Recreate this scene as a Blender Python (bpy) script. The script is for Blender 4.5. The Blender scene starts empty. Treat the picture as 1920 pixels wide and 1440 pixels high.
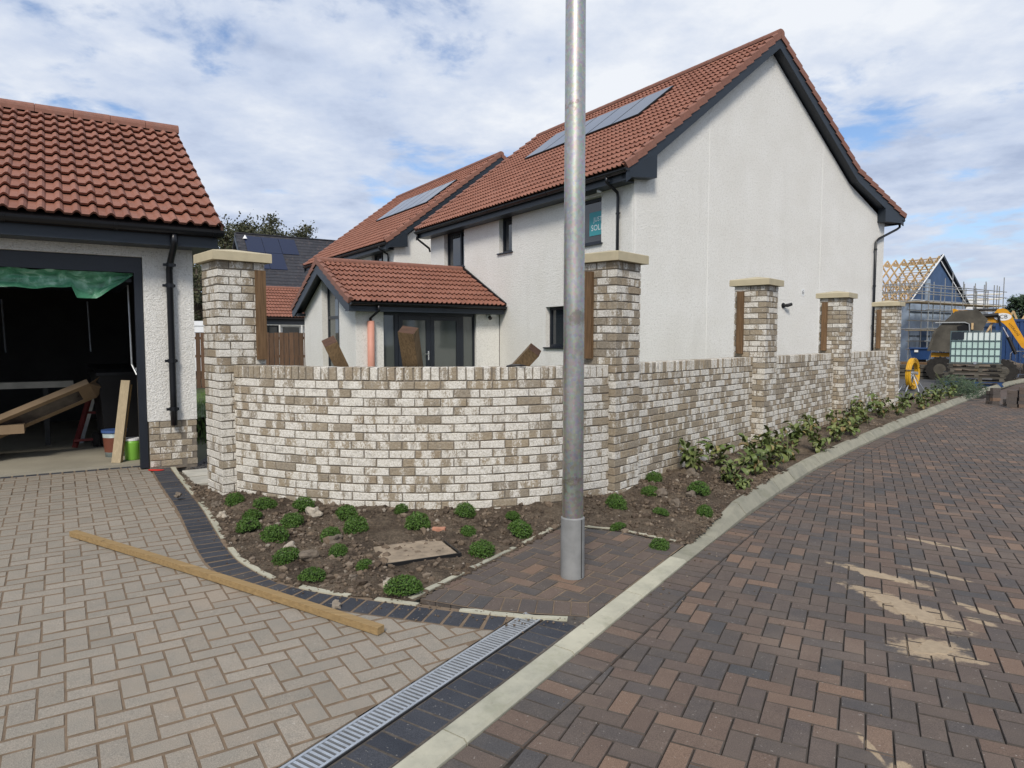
import bpy, bmesh, math, random
from mathutils import Vector, Matrix, noise
random.seed(7)
PI = math.pi
sc = bpy.context.scene
COL = sc.collection

# ------------------------------------------------------------------ camera, sky, sun, exposure
CZ = 1.59
cam_d = bpy.data.cameras.new('camera'); cam = bpy.data.objects.new('camera', cam_d); COL.objects.link(cam)
cam.location = (0, 0, CZ); cam.rotation_euler = (math.radians(90 - 3.719), 0, 0)
cam_d.sensor_width = 36; cam_d.lens = 36 * 1277 / 1920; cam_d.clip_end = 2000; cam_d.clip_start = 0.05
sc.camera = cam

SUN_EL, SUN_AZ = math.radians(43), math.radians(188)     # azimuth clockwise from +Y: behind and left of the camera
w = bpy.data.worlds.new('World'); sc.world = w; w.use_nodes = True
nt = w.node_tree; nt.nodes.clear(); N = nt.nodes; Lk = nt.links
def nd(t, **k):
    n = N.new(t)
    for a, b in k.items(): setattr(n, a, b)
    return n
def mth(op, a, b=None, c=None):
    n = nd('ShaderNodeMath', operation=op)
    for i, v in enumerate((a, b, c)):
        if v is None: continue
        if hasattr(v, 'links'): Lk.new(v, n.inputs[i])
        else: n.inputs[i].default_value = v
    return n.outputs[0]
def ramp(src, stops, interp='LINEAR'):
    r = nd('ShaderNodeValToRGB'); r.color_ramp.interpolation = interp
    el = r.color_ramp.elements
    el[0].position, el[0].color = stops[0][0], (*stops[0][1], 1)
    el[1].position, el[1].color = stops[-1][0], (*stops[-1][1], 1)
    for p, c in stops[1:-1]:
        e = el.new(p); e.color = (*c, 1)
    Lk.new(src, r.inputs[0]); return r.outputs[0]
def wnoise(vec, scale, det, rough=.55, dist=0.):
    n = nd('ShaderNodeTexNoise'); n.inputs['Scale'].default_value = scale; n.inputs['Detail'].default_value = det
    n.inputs['Roughness'].default_value = rough; n.inputs['Distortion'].default_value = dist
    Lk.new(vec, n.inputs['Vector']); return n.outputs['Fac']
sky = nd('ShaderNodeTexSky', sky_type='NISHITA', sun_disc=False, sun_elevation=SUN_EL, sun_rotation=SUN_AZ)
sky.air_density = 1.0; sky.dust_density = .6; sky.ozone_density = 2.5
tc = nd('ShaderNodeTexCoord'); sep = nd('ShaderNodeSeparateXYZ'); Lk.new(tc.outputs['Generated'], sep.inputs[0])
zz = mth('ADD', mth('MAXIMUM', sep.outputs[2], 0.0), .16)
cb = nd('ShaderNodeCombineXYZ'); Lk.new(mth('DIVIDE', sep.outputs[0], zz), cb.inputs[0]); Lk.new(mth('DIVIDE', sep.outputs[1], zz), cb.inputs[1])
mp = nd('ShaderNodeMapping'); mp.inputs['Location'].default_value = (1.4, 2.2, 0); mp.inputs['Scale'].default_value = (1.0, 1.0, 1.0)
Lk.new(cb.outputs[0], mp.inputs[0]); cv = mp.outputs[0]
cover = mth('ADD', mth('MULTIPLY', wnoise(cv, 1.3, 9, .56, .25), .7), mth('MULTIPLY', wnoise(cv, 4.2, 6, .6, .3), .3))
cfac = ramp(cover, [(.375, (0, 0, 0)), (.475, (1, 1, 1))], 'EASE')
shade = mth('ADD', mth('MULTIPLY', wnoise(cv, .8, 6, .55, .4), .5), mth('MULTIPLY', wnoise(cv, 3.4, 8, .6), .5))
CLOUD_GAIN = 1.0
ccol = ramp(shade, [(.34, (3.6, 4.3, 5.8)), (.44, (4.9, 5.6, 7.0)), (.52, (5.9, 6.45, 7.5)), (.62, (7.4, 7.7, 8.2))])
skyb = nd('ShaderNodeMixRGB', blend_type='MULTIPLY'); skyb.inputs[0].default_value = 1; Lk.new(sky.outputs[0], skyb.inputs[1]); skyb.inputs[2].default_value = (1.15, 1.2, 1.3, 1)
mx = nd('ShaderNodeMixRGB'); Lk.new(cfac, mx.inputs[0]); Lk.new(skyb.outputs[0], mx.inputs[1]); Lk.new(ccol, mx.inputs[2])
hz = nd('ShaderNodeMixRGB'); Lk.new(ramp(sep.outputs[2], [(.0, (.85, .85, .85)), (.16, (0, 0, 0))]), hz.inputs[0]); Lk.new(mx.outputs[0], hz.inputs[1]); hz.inputs[2].default_value = (4.0, 4.75, 6.2, 1)
bg = nd('ShaderNodeBackground'); Lk.new(hz.outputs[0], bg.inputs[0]); bg.inputs[1].default_value = .085
wo = nd('ShaderNodeOutputWorld'); Lk.new(bg.outputs[0], wo.inputs[0])

sun_d = bpy.data.lights.new('sun', 'SUN'); sun_d.energy = 2.3; sun_d.angle = math.radians(15); sun_d.color = (1, .93, .83)
sun = bpy.data.objects.new('sun', sun_d); COL.objects.link(sun)
sd = Vector((math.sin(SUN_AZ) * math.cos(SUN_EL), math.cos(SUN_AZ) * math.cos(SUN_EL), math.sin(SUN_EL)))
sun.rotation_euler = sd.to_track_quat('Z', 'Y').to_euler()
sc.view_settings.view_transform = 'Standard'; sc.view_settings.look = 'None'; sc.view_settings.gamma = 1
sc.view_settings.use_curve_mapping = False; sc.view_settings.exposure = 0.47

# ------------------------------------------------------------------ materials
def srgb(r, g, b):
    f = lambda v: (v / 255 / 12.92) if v / 255 <= .04045 else ((v / 255 + .055) / 1.055) ** 2.4
    return (f(r), f(g), f(b))
class Mat:
    """small node-graph helper"""
    def __init__(s, name, rough=.8, metal=0., spec=.4):
        s.m = bpy.data.materials.new(name); s.m.use_nodes = True; s.t = s.m.node_tree; s.b = s.t.nodes['Principled BSDF']
        s.b.inputs['Roughness'].default_value = rough; s.b.inputs['Metallic'].default_value = metal
        s.b.inputs['Specular IOR Level'].default_value = spec
        tc = s.t.nodes.new('ShaderNodeTexCoord'); s.obj = tc.outputs['Object']
        oi = s.t.nodes.new('ShaderNodeObjectInfo'); ge = s.t.nodes.new('ShaderNodeNewGeometry')
        s.rnd = s.math('FRACT', s.math('ADD', oi.outputs['Random'], ge.outputs['Random Per Island']))
        v = s.t.nodes.new('ShaderNodeVectorMath'); v.operation = 'ADD'; s.L(s.obj, v.inputs[0])
        m = s.t.nodes.new('ShaderNodeVectorMath'); m.operation = 'SCALE'; m.inputs[0].default_value = (37, 91, 53); s.L(s.rnd, m.inputs['Scale'])
        s.L(m.outputs[0], v.inputs[1]); s.vec = v.outputs[0]
        s.pos = ge.outputs['Position']
    def L(s, a, b): s.t.links.new(a, b)
    def put(s, v, sock):
        if hasattr(v, 'links'): s.L(v, sock)
        elif isinstance(v, (tuple, list)): sock.default_value = (*v, 1) if len(v) == 3 and sock.type == 'RGBA' else v
        else: sock.default_value = v
    def math(s, op, a, b=None, clamp=False):
        n = s.t.nodes.new('ShaderNodeMath'); n.operation = op; n.use_clamp = clamp
        s.put(a, n.inputs[0])
        if b is not None: s.put(b, n.inputs[1])
        return n.outputs[0]
    def noise(s, scale, det=3, rough=.55, vec=None, dist=0., stretch=None):
        n = s.t.nodes.new('ShaderNodeTexNoise'); n.inputs['Scale'].default_value = scale; n.inputs['Detail'].default_value = det
        n.inputs['Roughness'].default_value = rough; n.inputs['Distortion'].default_value = dist
        v = vec or s.vec
        if stretch:
            m = s.t.nodes.new('ShaderNodeMapping'); m.inputs['Scale'].default_value = stretch; s.L(v, m.inputs[0]); v = m.outputs[0]
        s.L(v, n.inputs['Vector']); return n.outputs['Fac']
    def voro(s, scale, vec=None, feat='F1', out='Distance'):
        n = s.t.nodes.new('ShaderNodeTexVoronoi'); n.feature = feat; n.inputs['Scale'].default_value = scale
        s.L(vec or s.vec, n.inputs['Vector']); return n.outputs[out]
    def ramp(s, f, stops):
        r = s.t.nodes.new('ShaderNodeValToRGB'); el = r.color_ramp.elements
        el[0].position = stops[0][0]; el[0].color = (*stops[0][1], 1); el[1].position = stops[-1][0]; el[1].color = (*stops[-1][1], 1)
        for p, c in stops[1:-1]: e = el.new(p); e.color = (*c, 1)
        s.L(f, r.inputs[0]); return r.outputs[0]
    def step(s, f, a, b):
        n = s.t.nodes.new('ShaderNodeMapRange'); n.interpolation_type = 'SMOOTHSTEP'; n.inputs[1].default_value = a; n.inputs[2].default_value = b
        s.L(f, n.inputs[0]); return n.outputs[0]
    def mix(s, f, a, b, mode='MIX'):
        n = s.t.nodes.new('ShaderNodeMixRGB'); n.blend_type = mode; s.put(f, n.inputs[0]); s.put(a, n.inputs[1]); s.put(b, n.inputs[2]); return n.outputs[0]
    def color(s, c): s.put(c, s.b.inputs['Base Color']); return s
    def bump(s, h, strength=.5, dist=.005):
        n = s.t.nodes.new('ShaderNodeBump'); n.inputs['Strength'].default_value = strength; n.inputs['Distance'].default_value = dist
        s.L(h, n.inputs['Height'])
        if s.b.inputs['Normal'].links: s.L(s.b.inputs['Normal'].links[0].from_socket, n.inputs['Normal'])
        s.L(n.outputs[0], s.b.inputs['Normal']); return s
    def rough(s, v): s.put(v, s.b.inputs['Roughness']); return s
def simple(name, c, rough=.6, metal=0., var=.15, nscale=6., bump=0., bscale=60., spec=.4):
    M = Mat(name, rough, metal, spec)
    k = M.noise(nscale, 5)
    lo = tuple(v * (1 - var) for v in c); hi = tuple(min(1, v * (1 + var)) for v in c)
    col = M.ramp(k, [(.3, lo), (.7, hi)])
    M.color(M.mix(1, col, M.ramp(M.rnd, [(0, (1 - var * .5,) * 3), (1, (1 + var * .3,) * 3)]), 'MULTIPLY'))
    if bump: M.bump(M.noise(bscale, 4), bump)
    return M.m

def brick_mat(name, white):
    """waterstruck brick with lime-white smears; 'white' is the share of white"""
    M = Mat(name, .92, spec=.2)
    base = M.ramp(M.rnd, [(0, (.29, .215, .135)), (.2, (.35, .28, .185)), (.4, (.265, .22, .16)), (.6, (.38, .30, .195)), (.8, (.31, .265, .20)), (1, (.22, .19, .15))])
    base = M.mix(.55, base, M.ramp(M.noise(46, 6, .75, stretch=(1, 1, 1.6)), [(.28, (.12, .098, .072)), (.48, (.29, .245, .185)), (.7, (.46, .42, .35))]))
    r2 = M.math('FRACT', M.math('MULTIPLY', M.rnd, 17.37))
    big = M.noise(7, 3, .5, stretch=(1.4, .7, .15)); fine = M.noise(60, 5, .75, stretch=(1.3, 1, .7)); patch = M.math('ADD', M.math('MULTIPLY', big, .6), M.math('MULTIPLY', fine, .4))
    f = M.math('ADD', M.math('ADD', M.math('MULTIPLY', M.math('SUBTRACT', patch, .5), 1.7), .5), M.math('MULTIPLY', M.math('SUBTRACT', r2, 1 - white), .36))
    f = M.step(f, .44, .555)
    wcol = M.ramp(M.noise(70, 6, .75), [(.28, (.30, .27, .22)), (.42, (.55, .52, .45)), (.56, (.73, .705, .65)), (.72, (.80, .78, .74))])
    col = M.mix(M.math('MULTIPLY', f, .93), base, wcol)
    gr = M.step(M.noise(16, 4, .6, dist=.8), .52, .70); col = M.mix(M.math('MULTIPLY', gr, .38), col, (.20, .185, .165)); pits = M.step(M.noise(130, 3, .7), .58, .68)
    col = M.mix(M.math('MULTIPLY', pits, .65), col, (.10, .08, .06))
    M.color(col)
    M.bump(M.noise(55, 6, .75), .8, .008); M.bump(M.noise(190, 2, .6), .5, .003)
    return M.m
m_brick_pale = brick_mat('brick_pale', .70)
m_brick_tan = brick_mat('brick_tan', .36)
m_brick_mid = brick_mat('brick_mid', .50)
m_mortar = simple('mortar', (.185, .16, .13), .95, var=.2, nscale=20, bump=.5, bscale=140)
def render_mat():
    M = Mat('roughcast_render', .93, spec=.15)
    k = M.noise(1.1, 4, vec=M.obj)
    col = M.ramp(k, [(.3, (.76, .745, .70)), (.7, (.82, .81, .775))])
    h = M.math('ADD', M.math('MULTIPLY', M.noise(52, 4, .7, vec=M.obj), .7), M.math('MULTIPLY', M.noise(22, 2, .6, vec=M.obj), .3))
    st = M.noise(1.6, 5, .6, vec=M.obj, stretch=(1, 1, .22)); col = M.mix(M.math('MULTIPLY', M.step(st, .52, .72), .35), col, (.66, .645, .60))
    pit = M.step(h, .38, .50)
    M.color(M.mix(M.math('SUBTRACT', 1., pit), col, (.60, .59, .545)))  # hollows between the roughcast grains painted darker, standing in for their shade
    M.bump(M.step(h, .34, .64), .8, .009); M.bump(M.noise(170, 2, .6, vec=M.obj), .3, .002)
    return M.m
m_render = render_mat()
m_smooth_render = simple('smooth_render', (.80, .79, .76), .85, var=.04)
m_trim = simple('anthracite_trim', (.017, .024, .034), .42, var=.12, nscale=2)
m_gutter = simple('black_gutter', (.009, .010, .013), .32, var=.1)
m_frame = simple('dark_window_frame', (.015, .019, .027), .38, var=.1)
def tile_mat(name, c1, c2, c3):
    M = Mat(name, .68, spec=.3)
    col = M.ramp(M.rnd, [(0, c1), (.5, c2), (1, c3)])
    col = M.mix(.35, col, M.ramp(M.noise(14, 5, .65), [(.3, tuple(v * .55 for v in c2)), (.7, tuple(v * 1.35 for v in c2))]))
    col = M.mix(M.math('MULTIPLY', M.step(M.noise(5, 5, .6, vec=M.pos), .52, .72), .28), col, (.17, .12, .105))
    M.color(col); M.bump(M.noise(90, 3), .25, .003); return M.m
m_tile = tile_mat('terracotta_tile', (.205, .085, .056), (.25, .108, .072), (.29, .130, .090))
m_tile2 = tile_mat('terracotta_ridge', (.215, .100, .072), (.24, .112, .080), (.20, .092, .066))
m_slate = tile_mat('charcoal_tile', (.030, .031, .037), (.038, .039, .046), (.046, .047, .054))
m_underlay = simple('roof_underlay', (.03, .022, .02), .9)
def glass_mat(name, c, rough=.03):
    M = Mat(name, rough, spec=.9); M.color(c); return M.m
m_glass = glass_mat('dark_glass', (.02, .025, .03)); m_glass2 = glass_mat('door_glass', (.075, .085, .08), .06)
m_solar = Mat('solar_cells', .12, spec=1.0).color((.012, .017, .035)).m
m_solar2 = Mat('solar_cells_blue', .3, spec=.5).color((.010, .016, .045)).m
m_cap = simple('cast_stone', (.46, .40, .27), .8, var=.08, nscale=8, bump=.15, bscale=120)
def kerb_mat(name='concrete_kerb', g=1.):
    M = Mat(name, .85, spec=.25)
    v = lambda *q: tuple(a * g for a in q)
    c = M.ramp(M.rnd, [(0, v(.36, .35, .28)), (.35, v(.46, .44, .34)), (.7, v(.40, .385, .30)), (1, v(.30, .30, .245))])
    c = M.mix(.5, c, M.ramp(M.noise(5, 6, .65), [(.3, v(.22, .22, .18)), (.55, v(.43, .41, .32)), (.75, v(.52, .49, .38))]))
    c = M.mix(M.math('MULTIPLY', M.step(M.noise(3.5, 5, .7, stretch=(1, 1, 3)), .5, .72), .5), c, v(.25, .25, .17))
    c = M.mix(M.math('MULTIPLY', M.step(M.noise(30, 4), .6, .75), .4), c, (.20, .18, .14))
    M.color(c); M.bump(M.noise(90, 4), .3, .003); return M.m
m_kerb = kerb_mat(); m_kerb_old = kerb_mat('mossy_kerb', .66)
SAND = [(2.53, 4.57, .27, .055, -52), (2.35, 4.13, .26, .075, -62), (2.42, 3.88, .20, .11, -70), (2.28, 4.02, .10, .05, -80), (2.18, 3.46, .15, .115, 0), (2.31, 3.34, .06, .035, -40), (2.93, 4.60, .17, .028, -50), (2.81, 3.94, .15, .030, -58), (2.68, 3.80, .07, .03, -50), (3.35, 5.3, .2, .03, -50), (1.42, 2.60, .012, .08, 0), (1.47, 2.47, .04, .03, 20)]
def sand_mask(M, c, gain=1.):
    """thin swept sand lying on the road round the spilled heaps"""
    tot = None; wob = M.math('MULTIPLY', M.math('SUBTRACT', M.noise(16, 5, .65, vec=M.pos), .5), 1.9)
    for x, y, a, b, r in SAND:
        m = M.t.nodes.new('ShaderNodeMapping'); m.vector_type = 'TEXTURE'; m.inputs['Location'].default_value = (x, y, 0); m.inputs['Rotation'].default_value = (0, 0, math.radians(r)); m.inputs['Scale'].default_value = (a * 1.15, b * 1.15, 50); M.L(M.pos, m.inputs[0])
        l = M.t.nodes.new('ShaderNodeVectorMath'); l.operation = 'LENGTH'; M.L(m.outputs[0], l.inputs[0]); d = M.math('SUBTRACT', 1.12, l.outputs['Value']); tot = d if tot is None else M.math('MAXIMUM', tot, d)
    f = M.step(M.math('ADD', tot, wob), -.12, .34); g_ = M.ramp(M.noise(170, 2, .6, vec=M.pos), [(.3, (.27, .205, .135)), (.7, (.40, .31, .21))])
    return M.mix(M.math('MULTIPLY', f, .92), c, g_)
def paver_mat(name, stops, dark, grain=.4, dirt=None):
    M = Mat(name, .86, spec=.25)
    c = M.ramp(M.rnd, stops)
    c = M.mix(.38, c, M.mix(M.step(M.noise(9, 4, .6), .35, .65), dark, stops[len(stops) // 2][1]))
    sp = M.noise(240, 2, .6); c = M.mix(grain, c, M.ramp(sp, [(.3, (.35,) * 3), (.5, (1,) * 3), (.7, (1.7,) * 3)]), 'MULTIPLY')
    if dirt: c = M.mix(M.math('MULTIPLY', M.step(M.noise(.9, 6, .6, vec=M.pos), .52, .72), dirt[1]), c, dirt[0])
    if name == 'brindle_paver': c = sand_mask(M, c)
    fl = M.step(M.noise(60, 2, .5), .68, .75)
    c = M.mix(M.math('MULTIPLY', fl, .35), c, (.45, .42, .37))
    M.color(c); M.bump(sp, .4, .002); M.bump(M.noise(40, 3), .3, .003); return M.m
m_road = paver_mat('brindle_paver', [(0, (.085, .075, .068)), (.18, (.135, .098, .076)), (.34, (.070, .070, .072)), (.5, (.175, .112, .078)), (.64, (.092, .080, .072)), (.76, (.25, .155, .10)), (.88, (.078, .074, .074)), (1, (.155, .108, .080))], (.062, .058, .058), .5, ((.21, .165, .13), .38))
m_grey = paver_mat('grey_paver', [(0, (.225, .200, .163)), (.3, (.285, .252, .205)), (.6, (.25, .220, .18)), (1, (.31, .272, .222))], (.19, .18, .155), .45, ((.31, .245, .18), .45))
m_dark = paver_mat('charcoal_paver', [(0, (.032, .036, .045)), (.5, (.044, .048, .058)), (1, (.060, .063, .072))], (.028, .031, .040), .6, ((.17, .135, .10), .45))
m_sandjoint = simple('sand_joint', (.165, .12, .08), .95, var=.25, nscale=14, bump=.4, bscale=160)
m_darkjoint = simple('grit_joint', (.072, .060, .051), .95, var=.3, nscale=9, bump=.4, bscale=160)
_M = Mat('road_joint', .95, spec=.1); _M.color(sand_mask(_M, _M.ramp(_M.noise(20, 4, vec=_M.pos), [(.3, (.022, .019, .017)), (.7, (.05, .043, .037))]))); m_roadjoint = _M.m
m_graphite = simple('grey_joint', (.085, .074, .064), .95, var=.4, nscale=20); m_sand = simple('pale_sand', (.34, .265, .18), .95, var=.12, nscale=30, bump=.4, bscale=200)
def soil_mat():
    M = Mat('garden_soil', .96, spec=.15)
    c = M.ramp(M.noise(3.2, 6, .65, vec=M.pos), [(.28, (.055, .042, .031)), (.42, (.095, .073, .054)), (.56, (.15, .118, .086)), (.75, (.235, .185, .135))])
    c = M.mix(M.step(M.noise(1.5, 6, .7, vec=M.pos, dist=.5), .60, .72), c, (.23, .155, .095))
    c = M.mix(1, c, M.ramp(M.noise(42, 6, .8, vec=M.pos), [(.3, (.45, .45, .45)), (.5, (1, 1, 1)), (.7, (1.7, 1.65, 1.6))]), 'MULTIPLY')
    c = M.mix(M.math('MULTIPLY', M.step(M.noise(75, 3, .7, vec=M.pos), .60, .70), .6), c, (.30, .25, .20))
    M.color(c); M.bump(M.noise(30, 8, .75, vec=M.pos), 1., .02); M.bump(M.noise(120, 3, .7, vec=M.pos), .8, .006); return M.m
m_soil = soil_mat()
def clod_mat():
    M = Mat('clods', .96, spec=.1)
    M.color(M.mix(.5, M.ramp(M.rnd, [(0, (.06, .045, .034)), (.5, (.12, .092, .068)), (.8, (.20, .15, .105)), (.93, (.30, .245, .19)), (1, (.42, .38, .32))]), M.ramp(M.noise(40, 4), [(.3, (.04, .03, .022)), (.7, (.16, .125, .095))])))
    M.bump(M.noise(70, 4), .6, .006); return M.m
m_clod = clod_mat()
def rock_mat(name, c):
    M = Mat(name, .9, spec=.2); M.color(M.ramp(M.noise(14, 6, .7), [(.3, tuple(v * .55 for v in c)), (.6, c), (.8, tuple(v * 1.2 for v in c))])); M.bump(M.noise(30, 5), .6, .01); return M.m
m_rock_pale = rock_mat('pale_rock', (.42, .37, .30)); m_rock = rock_mat('brown_rock', (.17, .14, .11))
def wood_mat(name, c, grain=1., sc3=(1.2, 22, 22)):
    M = Mat(name, .8, spec=.25)
    k = M.noise(3, 5, .6, stretch=sc3, dist=.4)
    col = M.ramp(k, [(.3, tuple(v * (1 - .45 * grain) for v in c)), (.55, c), (.75, tuple(min(1, v * 1.25) for v in c))])
    col = M.mix(1, col, M.ramp(M.rnd, [(0, (.8, .8, .8)), (1, (1.15, 1.12, 1.1))]), 'MULTIPLY')
    kn = M.step(M.noise(9, 2, .5), .72, .78); col = M.mix(M.math('MULTIPLY', kn, .6), col, tuple(v * .3 for v in c))
    M.color(col); M.bump(k, .3, .003); return M.m
m_wood_post = wood_mat('brown_post', (.165, .10, .052), sc3=(20, 20, 1.4))
m_wood_beam = wood_mat('treated_timber', (.36, .245, .115), .5, (.9, 20, 20))
m_wood_sleeper = wood_mat('sleeper', (.19, .13, .07), sc3=(22, 22, 1.4)); m_wood_end = wood_mat('sleeper_end', (.085, .048, .032))
m_wood_fence = wood_mat('fence_board', (.12, .072, .045), sc3=(24, 24, 1.2))
m_wood_new = wood_mat('new_timber', (.52, .37, .20), .35)
m_wood_board = wood_mat('pale_board', (.40, .33, .22), .3, (20, 20, 1.5))
m_osb = wood_mat('sheathing', (.42, .27, .12), .5, (8, 8, 8))
def galv_mat():
    M = Mat('galvanised_steel', .36, metal=.9)
    k = M.noise(3.5, 6, .65, vec=M.obj, stretch=(2, 2, .5)); k2 = M.voro(55, vec=M.obj, out='Color')
    c = M.ramp(k, [(.3, (.33, .325, .30)), (.55, (.47, .46, .42)), (.75, (.58, .57, .53))])
    c = M.mix(.12, c, k2)
    st = M.step(M.noise(5, 5, .7, vec=M.obj), .68, .73); c = M.mix(M.math('MULTIPLY', st, .45), c, (.24, .20, .14))
    sp_ = M.t.nodes.new('ShaderNodeSeparateXYZ'); M.L(M.obj, sp_.inputs[0]); wz = M.math('MULTIPLY', M.math('SUBTRACT', M.noise(11, 5, .7, vec=M.obj), .5), .30); zz = M.math('ADD', sp_.outputs[2], wz)
    for z0, hw in ((1.72, .045), (.62, .05), (3.05, .02)):
        f_ = M.math('SUBTRACT', 1., M.step(M.math('ABSOLUTE', M.math('SUBTRACT', zz, z0)), hw * .5, hw)); f_ = M.math('MULTIPLY', f_, M.step(M.noise(7, 4, .6, vec=M.obj), .45, .56)); c = M.mix(M.math('MULTIPLY', f_, .6), c, (.24, .20, .15))
    M.color(c); M.rough(M.math('ADD', M.math('MULTIPLY', k, .25), .30)); M.bump(M.noise(60, 3, vec=M.obj), .08, .002); return M.m
m_galv = galv_mat()
m_sleeve = simple('grey_paint_sleeve', (.235, .238, .235), .55, var=.18, nscale=9, bump=.1)
m_steel = simple('zinc_steel', (.50, .53, .56), .35, metal=.7, var=.15, nscale=14)
m_void = simple('channel_void', (.01, .01, .011), .9)
m_leafball = None
def leaf_mat(name, lo, mid, hi, rough=.55):
    M = Mat(name, rough, spec=.3)
    M.color(M.mix(.4, M.ramp(M.rnd, [(0, lo), (.5, mid), (1, hi)]), M.ramp(M.noise(9, 3), [(.3, lo), (.7, hi)])))
    M.b.inputs['Subsurface Weight'].default_value = 0
    return M.m
m_box = leaf_mat('box_leaf', (.026, .062, .010), (.055, .12, .018), (.10, .18, .03))
m_leaf = leaf_mat('perennial_leaf', (.05, .085, .022), (.10, .15, .04), (.20, .215, .075), .45)
m_leaf_dry = leaf_mat('dry_leaf', (.10, .07, .035), (.20, .14, .06), (.26, .22, .09))
m_tree = leaf_mat('tree_leaf', (.030, .036, .016), (.052, .060, .026), (.095, .088, .045))
m_tree2 = leaf_mat('conifer_leaf', (.022, .045, .022), (.04, .07, .035), (.07, .10, .05))
m_grass = leaf_mat('grass_blade', (.05, .10, .02), (.08, .15, .03), (.14, .20, .06))
m_bark = wood_mat('bark', (.10, .08, .06))
m_stem = simple('stem', (.16, .19, .07), .7)
m_ground = simple('far_ground', (.10, .10, .06), .95, var=.4, nscale=.08)
m_mud = simple('mud', (.125, .098, .072), .95, var=.4, nscale=.7, bump=.9, bscale=3)
m_tarmac = simple('tarmac', (.085, .083, .082), .9, var=.2, nscale=2, bump=.4, bscale=70)
m_floor = simple('concrete_floor', (.31, .285, .225), .75, var=.14, nscale=1.6, bump=.1, bscale=30)
m_slabstone = simple('step_slab', (.44, .42, .36), .85, var=.2, nscale=5, bump=.3, bscale=50)
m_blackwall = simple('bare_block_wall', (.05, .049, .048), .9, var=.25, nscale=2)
m_white = simple('white_plastic', (.75, .76, .76), .45, var=.05); m_black = simple('black_plastic', (.012, .012, .013), .45)
m_yellow = simple('yellow_paint', (.62, .29, .012), .4, var=.15, nscale=3); m_hose = simple('yellow_duct', (.60, .33, .015), .5, var=.15, nscale=9)
m_blue = simple('blue_paint', (.018, .055, .16), .5, var=.2, nscale=2); m_skip = simple('dirty_steel_skip', (.085, .077, .062), .85, var=.4, nscale=2.5, bump=.5, bscale=20)
m_tyre = simple('tyre_rubber', (.022, .02, .018), .9, var=.4, nscale=10)
m_membrane = simple('foil_membrane', (.30, .37, .46), .45, var=.25, nscale=1.2, bump=.3, bscale=8); m_bluewrap = simple('blue_membrane', (.045, .085, .17), .6, var=.2, nscale=1.5)
m_ibc = simple('tank_plastic', (.46, .62, .58), .35, var=.08); m_ibc_top = simple('tank_plastic_upper', (.66, .74, .72), .35, var=.06)
m_cagegrey = simple('dull_steel', (.28, .29, .29), .6); m_cage = simple('cage_bars', (.08, .12, .13), .5)
m_pink = simple('pink_sleeve', (.58, .28, .21), .55, var=.06); m_red = simple('red_paint', (.13, .022, .02), .6, var=.3); m_orange = simple('orange_label', (.15, .05, .03), .5)
m_green = simple('lime_plastic', (.20, .46, .06), .4, var=.05); m_bluelid = simple('blue_lid', (.05, .10, .26), .4); m_bucket = simple('bucket_plastic', (.32, .38, .38), .45)
def sheet_mat():
    M = Mat('green_polythene', .32, spec=.7); k = M.noise(6, 5, .6, vec=M.obj, dist=1.2)
    M.color(M.ramp(k, [(.35, (.035, .15, .085)), (.55, (.09, .30, .17)), (.72, (.34, .56, .42))])); M.bump(k, .8, .03); return M.m
m_sheet = sheet_mat()
m_card = simple('cardboard', (.27, .19, .115), .9, var=.12, nscale=5); m_film = simple('clear_film', (.085, .07, .065), .18, var=.4, nscale=9, spec=.8)
m_teal = simple('teal_sticker', (.05, .30, .34), .5, var=.03); m_spray = simple('red_spray_paint', (.62, .03, .02), .7)
m_vanwhite = simple('white_panel', (.74, .76, .78), .4, var=.03); m_chrome = simple('bright_rod', (.65, .66, .68), .2, metal=.9)
m_brickred = simple('broken_brick', (.42, .20, .13), .9, var=.2, nscale=30)

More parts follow.
